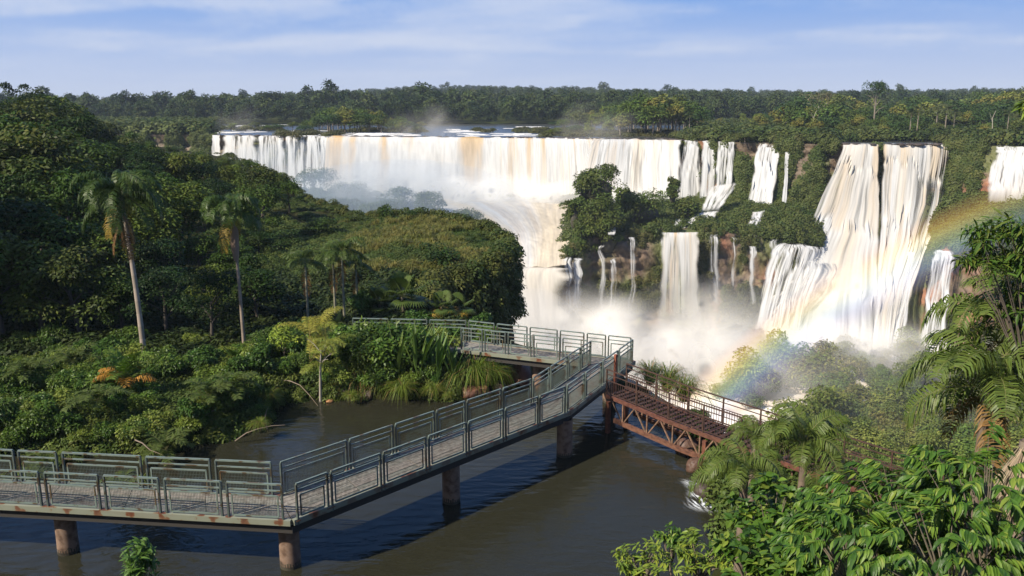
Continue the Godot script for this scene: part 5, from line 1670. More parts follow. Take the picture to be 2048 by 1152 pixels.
	for i in 2300:
		var f := rng.randf_range(3.0, 17.9)
		var k := int(f)
		var q2 := brink[k].lerp(brink[k + 1], f - k)
		var dn := (brink[k + 1] - brink[k]).orthogonal().normalized()
		if Geometry2D.is_point_in_polygon(q2 + dn * 0.3, shelf):
			dn = -dn
		var depth := pow(rng.randf(), 1.7) * (5.5 if k > 9 else 3.0)
		var p2 := q2 + dn * (0.1 + depth * 0.13 + rng.randf() * 0.6)
		var s := (0.28 + 1.0 * pow(rng.randf(), 2.2)) * (1.0 if k > 9 else 0.8)
		hang.append(Transform3D(Basis.from_euler(Vector3(rng.randf() * 0.8, rng.randf() * TAU, 0)).scaled(Vector3.ONE * s), Vector3(p2.x, ground(q2.x, q2.y) + 0.3 - depth, p2.y)))
	scatter("cliff_foliage", M.clump, M.leaf, hang, "bushes that hang over the dark cliff of the headland", tints(hang.size(), Color(0.04, 0.062, 0.013), Color(0.085, 0.09, 0.02)))
	var hb := []
	for k in 3:
		var t := thing("headland_bush", "", "bush")
		obj("crown", crown(Vector3(3.2, [2.6, 3.4, 2.2][k], 3.0), 12, 1500, 0.2, [Color(0.04, 0.07, 0.014), Color(0.03, 0.055, 0.012), Color(0.055, 0.075, 0.016)][k], 0.0, 0.33), M.leaf, t)
		obj("stem", trunk_mesh(1.4, 0.06, Color(0.1, 0.08, 0.06), 4, 0.6), M.bark, t)
		hb.append(t)
	var hbl := [[778, 396, 452, 46, "tall bush in the middle of the headland with a round crown"], [836, 412, 456, 50, "low round bush on the headland right of the tall bush"], [716, 412, 446, 70, "reddish green bush on the headland left of the tall bush"], [915, 446, 480, 60, "bush near the headland's far edge beside the little white spout"], [950, 468, 500, 56, "leafy bush on the right corner of the headland"], [990, 492, 530, 36, "bush on the very edge of the headland cliff"], [955, 512, 560, 80, "leafy bush on the front edge of the headland cliff"], [880, 500, 570, 100, "broad bush on the front edge of the headland left of the cliff corner"], [800, 500, 560, 90, "tawny bush on the front of the headland behind the fan palm"], [640, 420, 470, 80, "green bush on the headland next to the second palm"], [560, 455, 500, 90, "bush behind the second palm's trunk"], [965, 532, 580, 40, "bush that hangs at the corner of the headland cliff"]]
	for i in hbl.size():
		var g: Array = hbl[i]
		var z := 12.9 / tan(0.212145 + atan((minf(g[2], 552) - 576.0) / 1690.0))
		var at := Vector3((g[0] - 1024.0) / 1690.0 * (0.97758 * z + 2.7), 0.3, -z)
		var hh: float = (g[2] - g[1]) * z / 1690.0 / 2.6
		var ww: float = g[3] * z / 1690.0 / 3.0
		if i < 3:
			hb[i].position = at
			hb[i].scale = Vector3(ww, hh, ww)
			hb[i].set_meta("label", g[4])
		else:
			dup(hb[i % 3], at, rng.randf() * TAU, Vector3(ww, hh, ww), g[4])

	# palms
	var green := Color(0.045, 0.075, 0.016)
	var stalk := Color(0.1, 0.11, 0.04)
	var kinds := []
	for k in 6:
		kinds.append(frond(2.75, 60, 0.62, [1.3, 0.95, 0.6, 0.25, 1.1, -0.1][k], [2.6, 2.5, 2.4, 2.0, 2.8, 1.5][k], 1.0, 0.042, green, stalk))
	var yellow := frond(2.2, 44, 0.5, -0.6, 1.0, 1.0, 0.045, Color(0.2, 0.14, 0.025), Color(0.16, 0.12, 0.04))
	var brown := frond(2.0, 30, 0.4, -1.1, 0.5, 1.0, 0.05, Color(0.16, 0.09, 0.04), Color(0.15, 0.09, 0.05))
	var p1 := thing("queen_palm", "larger of the two tall feathery palms on the left bank, grey trunk", "palm", Vector3(-19.02, 0.40, -42.00))
	palm_parts(p1, 8.9, 0.125, 28, kinds, Color(0.3, 0.25, 0.2), Vector3(-0.42, 0, 0), yellow, 2)
	for k in 4:
		var o := obj("dead_frond", brown, M.leaf, p1)
		o.position = Vector3(-0.5, 8.4 - k * 0.25, 0)
		o.rotation = Vector3(0, k * 1.9, 0)
	var p2 := thing("queen_palm", "tall feathery palm with thin trunk and dry brown sleeve, right of the larger palm", "palm", Vector3(-14.48, 0.40, -44.00))
	var kinds2 := []
	for k in 5:
		kinds2.append(frond(2.2, 52, 0.6, [1.4, 1.0, 0.7, 0.35, 1.2][k], [2.9, 2.8, 2.6, 2.4, 3.0][k], 1.1, 0.04, Color(0.05, 0.085, 0.018), stalk))
	palm_parts(p2, 7.9, 0.085, 22, kinds2, Color(0.24, 0.19, 0.15), Vector3(-0.15, 0, 0), yellow, 2)
	var sl := MB.new()
	sl.tube([Vector3(-0.1, 5.3, 0), Vector3(-0.12, 6.0, 0), Vector3(-0.13, 6.9, 0), Vector3(-0.14, 7.1, 0)], [0.12, 0.22, 0.24, 0.16], 9, Color(0.2, 0.14, 0.1))
	obj("dry_sleeve", sl.commit(), M.bark, p2)
	var small := []
	for k in 5:
		small.append(frond(1.5, 34, 0.42, [1.3, 0.9, 0.5, 0.1, 1.1][k], [1.9, 1.8, 1.8, 1.5, 2.1][k], 0.9, 0.04, Color(0.06, 0.092, 0.02), stalk))
	var pl := [[618, 522, 625, 48.0, 0.85, "slim young palm left of the pair in front of the headland"], [690, 505, 640, 49.0, 1.05, "larger palm of the pair in front of the headland"], [672, 520, 640, 50.0, 0.85, "palm half hidden behind the larger one of the pair"], [716, 530, 640, 51.0, 0.8, "small palm on the right side of the pair"]]
	for g in pl:
		var q := Vector3((g[0] - 1024.0) / 1690.0 * (0.97758 * g[3] + 2.8), 0.5, -g[3])
		var ytop: float = 13.7 - g[3] * tan(0.212145 + atan((g[1] - 576.0) / 1690.0))
		var t := thing("young_palm", g[5], "palm", q)
		palm_parts(t, ytop - 0.5, 0.07, 15, small, Color(0.2, 0.19, 0.13), Vector3.ZERO, brown, 1)
		for o in t.get_children():
			if String(o.name).begins_with("frond"):
				o.scale *= g[4]
	# fan palms
	var fk := []
	for k in 3:
		fk.append(fan(0.8, 0.75, [1.1, 0.5, -0.1][k], Color(0.06, 0.09, 0.02), stalk))
	var fy := fan(0.8, 0.7, -0.3, Color(0.26, 0.18, 0.03), Color(0.2, 0.14, 0.04))
	for g in [[806, 590, 50.0, 1.15, 0, "fan palm with bright green round leaves below the headland cliff"], [884, 610, 50.0, 0.8, 2, "yellowing small fan palm by the end of the boardwalk"], [918, 610, 50.5, 0.8, 5, "orange dried fan palm at the cliff foot behind the boardwalk"], [760, 605, 51.0, 0.9, 0, "green fan palm left of the bright one"]]:
		var ytop: float = 13.7 - g[2] * tan(0.212145 + atan((g[1] - 576.0) / 1690.0))
		var t := thing("fan_palm", g[5], "palm", Vector3((g[0] - 1024.0) / 1690.0 * (0.97758 * g[2] + 2.8), 0.3, -g[2]))
		var tb := MB.new()
		tb.tube([Vector3(0, -0.4, 0), Vector3(0.05, ytop * 0.5, 0), Vector3(0, ytop - 0.4, 0)], [0.1, 0.09, 0.08], 8, Color(0.12, 0.1, 0.07))
		obj("trunk", tb.commit(), M.bark, t)
		for k in 16:
			var o := obj("fan_leaf", fy if k % 7 < g[4] else fk[k % 3], M.leaf, t)
			o.position = Vector3(0, ytop - 0.4, 0)
			o.rotation = Vector3(0, TAU * k * 0.382, 0)
			o.scale = Vector3.ONE * g[3] * rng.randf_range(0.85, 1.1)

	# shrubs on the left bank
	var sh := []
	var shl := "leafy green shrub in the thicket along the left bank of the pool"
	for k in 5:
		var t := thing("bank_shrub", shl, "shrub", Vector3.ZERO, 0, "thicket on the left bank")
		obj("stem", trunk_mesh(0.9, 0.04, Color(0.1, 0.08, 0.06), 5, 0.5), M.bark, t)
		obj("foliage", crown(Vector3(2.3, [1.7, 1.4, 1.9, 1.5, 1.6][k], 2.2), 11, [2200, 2600, 1800, 2400, 2000][k], [0.15, 0.12, 0.18, 0.13, 0.16][k], [Color(0.075, 0.13, 0.02), Color(0.12, 0.17, 0.026), Color(0.045, 0.085, 0.015), Color(0.15, 0.18, 0.032), Color(0.065, 0.11, 0.02)][k], 0.0, 0.34), M.gloss_leaf, t)
		sh.append(t)
	var sf := [true, true, true, true, true]
	var places := []
	for i in 150:
		places.append([rng.randf_range(-150, 560), rng.randf_range(690, 905)])
	for i in 60:
		var u := rng.randf_range(-120, 540)
		places.append([u, (905.0 if u < 330 else lerpf(905, 850, (u - 330) / 200)) - rng.randf() * 45])
	for i in 22:
		places.append([rng.randf_range(500, 660), rng.randf_range(680, 778)])
	for i in 40:
		places.append([rng.randf_range(660, 905), rng.randf_range(728, 786)])
	for i in 14:
		places.append([rng.randf_range(690, 1000), rng.randf_range(640, 700)])
	for i in 12:
		places.append([rng.randf_range(690, 905), rng.randf_range(727, 745)])
	for g in places:
		var dn := tan(0.212145 + atan((g[1] - 576.0) / 1690.0))
		var z := 13.1 / dn
		var q := Vector3((g[0] - 1024.0) / 1690.0 * (0.97758 * z + 2.76), 0, -z)
		if pool_depth(Vector2(q.x, q.z)) > -0.1 or side(Vector2(q.x, q.z)) < 0.6:
			continue
		if q.z > -42.5 and q.x > -9.0 and q.z < -36.5 and q.x > -3.5:
			continue
		q.y = ground(q.x, q.z) - 0.15
		var k := rng.randi() % 5
		var s := rng.randf_range(0.42, 0.95) * (1.55 if g[0] > 660 and g[1] > 726 and g[1] < 764 else 1.0)
		if places.size() > 400:
			break
		var size := Vector3(s, s * rng.randf_range(0.8, 1.2), s)
		var zone := "on the middle bank before the far railing" if g[0] > 660 else "between the bright shrub and the pool" if g[0] > 500 else "just behind the left railing" if g[1] > 850 else "in the left thicket's middle" if g[1] > 770 else "at the foot of the left wood"
		if g[0] <= 500:
			zone += ", near the frame's edge" if g[0] < 130 else ", below the tall palm" if g[0] < 340 else ", near the pool"
		var lb: String = ["green leafy shrub", "bright green shrub", "dark green shrub", "yellow green shrub", "mid green small leaved shrub"][k] + " " + zone
		if sf[k]:
			sf[k] = false
			sh[k].set_meta("label", lb)
			sh[k].position = q
			sh[k].scale = size
		else:
			dup(sh[k], q, rng.randf() * TAU, size, lb)
	var cover := []
	for i in 5200:
		var u := rng.randf_range(-170, 920)
		var v := rng.randf_range(660, 912)
		var z := 13.2 / tan(0.212145 + atan((v - 576.0) / 1690.0))
		var q := Vector3((u - 1024.0) / 1690.0 * (0.97758 * z + 2.78), 0, -z)
		if pool_depth(Vector2(q.x, q.z)) > 0.15:
			continue
		q.y = ground(q.x, q.z) - 0.05
		cover.append(Transform3D(Basis.from_euler(Vector3(rng.randf_range(-0.3, 0.3), rng.randf() * TAU, 0)).scaled(Vector3.ONE * rng.randf_range(0.22, 0.62)), q))
	scatter("ground_cover", M.clump, M.leaf, cover, "low leafy ground cover between the shrubs of the bank", tints(cover.size(), Color(0.04, 0.07, 0.013), Color(0.11, 0.135, 0.026)))
	cover = []
	for i in 1600:
		var q := Vector3(rng.randf_range(6, 36), 0, rng.randf_range(-29, -8))
		if pool_depth(Vector2(q.x, q.z)) > 0.1 or side(Vector2(q.x, q.z)) < 0.3:
			continue
		q.y = ground(q.x, q.z) - 0.05
		cover.append(Transform3D(Basis.from_euler(Vector3(rng.randf_range(-0.3, 0.3), rng.randf() * TAU, 0)).scaled(Vector3.ONE * rng.randf_range(0.3, 0.9)), q))
	scatter("ground_cover", M.clump, M.leaf, cover, "low bushes on the right bank under the palms", tints(cover.size(), Color(0.04, 0.07, 0.013), Color(0.1, 0.13, 0.026)))
	# bright shrub and feathery tree
	var bs := thing("bright_shrub", "bright yellow green rounded shrub between the wood and the pool", "shrub", Vector3(-11.76, 0.30, -41.50))
	obj("foliage", crown(Vector3(3.2, 2.6, 2.6), 15, 5200, 0.13, Color(0.16, 0.22, 0.03), 0.05, 0.3), M.gloss_leaf, bs)
	obj("stem", trunk_mesh(1.4, 0.06, Color(0.1, 0.08, 0.06), 5, 0.7), M.bark, bs)
	var ft := thing("feathery_tree", "slender tree with feathery yellow green plumes on the pool bank", "tree", Vector3(-9.08, 0.30, -38.00))
	obj("trunk", trunk_mesh(2.3, 0.06, Color(0.3, 0.27, 0.22), 7, 0.7), M.bark, ft)
	var plume := frond(1.75, 44, 0.36, 1.0, 1.6, 0.6, 0.024, Color(0.22, 0.21, 0.035), Color(0.2, 0.16, 0.05))
	var plume2 := frond(1.6, 44, 0.36, 0.5, 1.2, 0.6, 0.024, Color(0.17, 0.2, 0.035), Color(0.2, 0.16, 0.05))
	for k in 22:
		var o := obj("plume", plume if k % 2 else plume2, M.leaf, ft)
		o.position = Vector3(0, 1.5 + 1.7 * rng.randf(), 0) + flat_dir() * 0.4
		o.rotation = Vector3(rng.randf_range(-0.3, 0.3), rng.randf() * TAU, rng.randf_range(-0.2, 0.4))
	# young palm with orange dead fronds
	var yg := []
	for k in 3:
		yg.append(frond(1.7, 26, 0.5, [1.45, 1.2, 0.9][k], [1.0, 1.2, 1.3][k], 0.35, 0.06, Color(0.1, 0.16, 0.025), Color(0.14, 0.16, 0.05)))
	var og := frond(1.5, 24, 0.42, 0.9, 1.7, 0.7, 0.05, Color(0.34, 0.17, 0.03), Color(0.26, 0.16, 0.06))
	var yp := thing("young_palm", "low palm with upright light green fronds and orange dead ones on the left bank", "palm", Vector3(-17.21, 1.20, -36.00))
	for k in 7:
		var o := obj("frond", yg[k % 3], M.leaf, yp)
		o.position = Vector3(0, 0.5, 0)
		o.rotation.y = k * 0.95
	for k in 4:
		var o := obj("dead_frond", og, M.leaf, yp)
		o.position = Vector3(0, 0.6 - k * 0.1, 0.1)
		o.rotation.y = [2.9, 3.7, 5.2, 0.1][k]
	# ferns in the thicket
	var ferns := []
	for k in 3:
		ferns.append(frond(1.5, 30, 0.36, [0.9, 0.6, 1.2][k], [1.6, 1.4, 1.8][k], 0.3, 0.05, Color(0.065, 0.09, 0.022), Color(0.12, 0.12, 0.05)))
	var fl := [[150, 640, 38.0, "dark fern palm in the shade left of the low palm"], [60, 700, 36.0, "fern palm at the left edge of the thicket"], [330, 800, 31.5, "fern palm in the middle of the left thicket"], [90, 800, 31.0, "fern palm in front of the left thicket's middle"], [240, 850, 29.0, "fern palm near the boardwalk railing"], [420, 760, 34.0, "drooping fern palm near the pool edge"], [470, 740, 35.0, "brownish fern palm beside the pool corner"], [20, 850, 29.5, "fern palm by the railing at the left edge"], [200, 760, 33.0, "fern palm between the low palm and the railing"]]
	for g in fl:
		var q := Vector3((g[0] - 1024.0) / 1690.0 * (0.97758 * g[2] + 2.7), 0, -g[2])
		q.y = ground(q.x, q.z) + 1.0
		var t := thing("fern_palm", g[3], "fern", q)
		for k in 11:
			var o := obj("frond", ferns[k % 3], M.leaf, t)
			o.rotation = Vector3(0, k * 2.4, rng.randf_range(-0.15, 0.15))
			o.scale = Vector3.ONE * rng.randf_range(0.8, 1.1)
	# broad leaved plants
	var bl := [[752, 700, 39.0, 2.5, 14, Color(0.08, 0.12, 0.028), "reedy plant behind the leafy shrubs at the middle bank"], [412, 690, 41.0, 1.3, 9, Color(0.05, 0.1, 0.018), "broad leaved dark green plant in front of the wood"], [470, 680, 42.0, 1.1, 8, Color(0.06, 0.11, 0.02), "broad leaved plant at the foot of the thin palm"], [835, 705, 38.8, 3.0, 18, Color(0.08, 0.13, 0.03), "tall reedy plant with long upright leaves before the far railing"], [872, 712, 38.6, 2.8, 18, Color(0.07, 0.125, 0.028), "reedy plant with pale long leaves beside the big grass clump"], [795, 700, 38.8, 2.9, 16, Color(0.09, 0.13, 0.028), "light green reedy plant left of the tall reedy one"], [908, 700, 38.9, 2.3, 14, Color(0.06, 0.11, 0.025), "short reedy plant by the end of the far railing"], [672, 600, 47.0, 1.5, 10, Color(0.13, 0.15, 0.03), "yellowish upright plant below the young palms"]]
	for g in bl:
		var t := thing("broad_plant", g[6], "plant", Vector3((g[0] - 1024.0) / 1690.0 * (0.97758 * g[2] + 2.7), 0.5, -g[2]))
		for m in broad_plant(g[4], g[3], 0.16 if g[4] > 10 else 0.34, 0.5, g[5]):
			obj("leaf", m, M.gloss_leaf, t)
	# grass clumps
	var gk := [tuft(420, 1.5, 0.75, 0.022, Color(0.1, 0.145, 0.02), 0.08), tuft(300, 0.95, 0.85, 0.02, Color(0.11, 0.15, 0.022), 0.14), tuft(300, 1.2, 0.9, 0.02, Color(0.075, 0.11, 0.02), 0.2)]
	var gl := [[950, 772, 0, 1.15, "big bright grass clump that droops over the red stones"], [982, 768, 0, 0.95, "grass clump right behind the big bright one"], [915, 770, 2, 1.0, "grass clump left of the big bright one"], [805, 792, 1, 1.05, "grass clump at the water between the two rock groups"], [720, 776, 2, 0.9, "grass clump over the dark stones at the pool corner"], [690, 775, 1, 0.8, "small grass clump left of the dark stones"], [760, 782, 2, 0.7, "drooping grass clump above the dark stones"], [870, 790, 1, 0.75, "grass clump beside the red stones"], [702, 798, 1, 0.5, "tiny tuft among the dark stones"], [898, 796, 1, 0.4, "tiny grass tuft in the water by the red stones"], [1010, 748, 2, 0.9, "grass clump behind the reddish boulder"], [1055, 742, 1, 0.9, "grass clump under the far boardwalk"], [1090, 738, 2, 0.8, "dark grass clump behind the far boardwalk's pile"], [540, 812, 1, 0.8, "grass tuft on a bare stick at the thicket's corner"], [520, 866, 1, 0.55, "small grass tuft on a stick over the pool"], [1300, 768, 2, 1.1, "reeds behind the start of the red footbridge"], [1335, 782, 2, 1.2, "reeds behind the middle of the red footbridge"], [1368, 802, 2, 1.15, "reeds on the brink behind the red footbridge"]]
	var gf := [true, true, true]
	var gp := []
	for k in 3:
		var t := thing("grass_clump", "", "grass")
		obj("blades", gk[k], M.leaf, t)
		gp.append(t)
	for g in gl:
		var z := 13.4 / tan(0.212145 + atan((g[1] - 576.0) / 1690.0))
		var q := Vector3((g[0] - 1024.0) / 1690.0 * (0.97758 * z + 2.8), 0.3 if g[1] < 805 else 0.5, -z)
		if gf[g[2]]:
			gf[g[2]] = false
			gp[g[2]].position = q
			gp[g[2]].scale = Vector3.ONE * g[3]
			gp[g[2]].set_meta("label", g[4])
		else:
			dup(gp[g[2]], q, rng.randf() * TAU, Vector3.ONE * g[3], g[4])
	# reeds and plants behind the bridge
	var rl := []
	for i in 70:
		var u := rng.randf_range(1360, 1560)
		var v := rng.randf_range(835, 935) 
		if v < 800 + (u - 1360) * 0.38:
			continue
		var z := 13.3 / tan(0.212145 + atan((v - 576.0) / 1690.0))
		var q := Vector3((u - 1024.0) / 1690.0 * (0.97758 * z + 2.8), 0.2, -z)
		if pool_depth(Vector2(q.x, q.z)) > -0.3:
			continue
		rl.append(q)
	for q in rl.slice(0, 22):
		dup(sh[rng.randi() % 5], q, rng.randf() * TAU, Vector3.ONE * rng.randf_range(0.35, 0.6), "small green shrub on the bank under the red footbridge", "shrubs under the footbridge")
	# stones
	var st := [[700, 790, 1.1, 0.7, Color(0.045, 0.03, 0.024), "dark wet stone at the left pool corner"], [735, 793, 0.9, 0.5, Color(0.05, 0.034, 0.028), "dark stone right of the wet one at the pool corner"], [668, 792, 0.8, 0.5, Color(0.06, 0.04, 0.03), "small stone left of the dark pair at the pool corner"], [940, 787, 1.6, 0.55, Color(0.11, 0.05, 0.03), "flat red brown stone under the big grass clump"], [915, 780, 0.8, 0.5, Color(0.2, 0.08, 0.04), "orange red stone behind the flat one"], [965, 782, 0.9, 0.5, Color(0.17, 0.07, 0.04), "reddish stone right of the flat one"], [1042, 760, 1.7, 1.5, Color(0.17, 0.085, 0.06), "large angular reddish boulder behind the boardwalk"], [1000, 778, 1.0, 0.6, Color(0.07, 0.04, 0.03), "low dark stone between the grass and the reddish boulder"], [1376, 900, 1.4, 0.8, Color(0.09, 0.05, 0.035), "brown rock slab at the water under the red footbridge"], [1392, 935, 1.1, 0.6, Color(0.08, 0.045, 0.03), "brown rock at the right bank below the footbridge"], [1405, 985, 0.9, 0.5, Color(0.05, 0.035, 0.03), "dark rock beside the white ripple"], [660, 800, 0.5, 0.16, Color(0.3, 0.15, 0.06), "low orange stone awash at the pool corner"]]
	for i in st.size():
		var g: Array = st[i]
		var z := 13.6 / tan(0.212145 + atan((g[1] - 576.0) / 1690.0))
		var o := obj("rock", rock_mesh(Vector3(g[2], g[3] * 1.5, g[2] * 0.8), 10 + i, g[4]), M.boulder)
		o.position = Vector3((g[0] - 1024.0) / 1690.0 * (0.97758 * z + 2.86), g[3] * 0.25, -z)
		o.rotation.y = rng.randf() * TAU
		tag(o, g[5], "rock")
	# dead branches over the water
	var br := [[Vector3(-11.09, 0.90, -38.55), Vector3(-10.03, 0.80, -38.10), Vector3(-9.03, 0.05, -37.29), "thin bare branch that arches into the pool at its left corner"], [Vector3(-11.50, 0.10, -32.97), Vector3(-10.56, 0.60, -33.04), Vector3(-9.46, 0.70, -33.23), "bare stick that reaches over the pool at the thicket's corner"], [Vector3(-14.78, 0.90, -31.13), Vector3(-14.10, 0.60, -30.85), Vector3(-13.21, 0.20, -30.72), "bare twig that dips into the water behind the left railing"], [Vector3(-13.01, 0.90, -33.29), Vector3(-12.48, 1.10, -34.24), Vector3(-11.99, 0.30, -34.14), "grey dead branch in the thicket above the pool"], [Vector3(-10.63, 0.00, -34.55), Vector3(-10.71, 0.50, -34.63), Vector3(-10.60, 0.90, -34.78), "upright bare stick that carries a grass tuft"]]
	for g in br:
		var b := MB.new()
		b.tube([g[0], (g[0] as Vector3).lerp(g[1], 0.5) + Vector3(0, 0.08, 0), g[1], (g[1] as Vector3).lerp(g[2], 0.5) + Vector3(0, 0.05, 0), g[2]], [0.03, 0.026, 0.02, 0.015, 0.008], 5, Color(0.2, 0.16, 0.12))
		tag(obj("dead_branch", b.commit(), M.bark), g[3], "branch")


# leaves near the camera: parts of their tree, one by one; what is over the limit goes into one mass
func leafy(t: Node3D, tips: Array, per: int, l: float, w: float, droop: float, cols_: Array, mode: int) -> void:
	var kinds := []
	for k in 9:
		var b := MB.new()
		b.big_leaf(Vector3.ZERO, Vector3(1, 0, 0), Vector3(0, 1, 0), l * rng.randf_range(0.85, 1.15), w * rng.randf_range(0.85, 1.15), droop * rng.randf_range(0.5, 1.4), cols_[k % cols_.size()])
		kinds.append(b.commit())
	var mass := {}
	var done := 0
	for e in tips:
		var ax: Vector3 = e[1]
		var s := ax.cross(Vector3.UP).normalized()
		var n := s.cross(ax).normalized()
		for i in per:
			var d: Vector3
			var at: Vector3 = e[0]
			if mode == 0:     # pairs along a twig, hanging
				var f := float(i / 2) / (per / 2)
				at += ax * (f * l * 1.5) - Vector3(0, f * f * l * 0.5, 0)
				d = (ax * 0.75 + s * (1.0 if i % 2 else -1.0) * rng.randf_range(0.5, 0.95) - Vector3(0, rng.randf_range(0.35, 0.85), 0)).normalized()
			else:             # rosette at a tip
				var a := TAU * i * 0.382
				at -= ax * (float(i) / per) * l * 0.9
				d = (ax * rng.randf_range(0.0, 0.5) + s * cos(a) + n * sin(a) * 0.6 - Vector3(0, rng.randf_range(0.0, 0.35), 0)).normalized()
			var up := (Vector3.UP * 1.2 + n * 0.3 + any_dir() * 0.55).normalized()
			var z := d.cross(up).normalized()
			var g := rng.randf_range(0.65, 1.15)
			var tr := Transform3D(Basis(d * g, z.cross(d) * g, z * g), at)
			var k := rng.randi() % kinds.size()
			if done < 290:
				var o := obj("leaf", kinds[k], M.gloss_leaf, t)
				o.transform = tr
				done += 1
			else:
				if not mass.has(k):
					mass[k] = []
				mass[k].append(tr)
	if mass.size():
		var b := MB.new()
		for k in mass:
			var arr: Array = kinds[k].surface_get_arrays(0)
			var v: PackedVector3Array = arr[Mesh.ARRAY_VERTEX]
			var n: PackedVector3Array = arr[Mesh.ARRAY_NORMAL]
			var c: PackedColorArray = arr[Mesh.ARRAY_COLOR]
			for tr in mass[k]:
				b.v.append_array(tr * v)
				b.n.append_array(Transform3D(tr.basis.orthonormalized(), Vector3.ZERO) * n)
				b.c.append_array(c)
		obj("foliage", b.commit(), M.gloss_leaf, t).set_meta("kind", "stuff")


# branch tips over a mound: centre, half size; only its upper and camera side shell
func mound(at: Vector3, half: Vector3, count: int, low := -0.25) -> Array:
	var out := []
	for i in count:
		var d := any_dir()
		if d.y < low:
			d.y = low + rng.randf() * 0.5
		var q := at + d * half * rng.randf_range(0.6, 1.05)
		out.append([q, (Vector3(d.x, d.y * 0.45 + 0.05, d.z) + any_dir() * 0.3).normalized()])
	return out


func twigs(t: Node3D, foot: Vector3, tips: Array, r: float, col: Color, every: int) -> void:
	var b := MB.new()
	var mid := Vector3.ZERO
	for e in tips:
		mid += e[0]
	mid /= tips.size()
	var fork := foot.lerp(mid, 0.6)
	b.tube([foot, foot.lerp(fork, 0.5) + Vector3(0.08, 0, 0.05), fork], [r, r * 0.8, r * 0.6], 8, col)
	for i in range(0, tips.size(), every):
		var e: Vector3 = tips[i][0]
		b.tube([fork, fork.lerp(e, 0.5) + Vector3(0, 0.15, 0), e], [r * 0.4, r * 0.22, r * 0.07], 5, col)
	obj("trunk", b.commit(), M.bark, t)


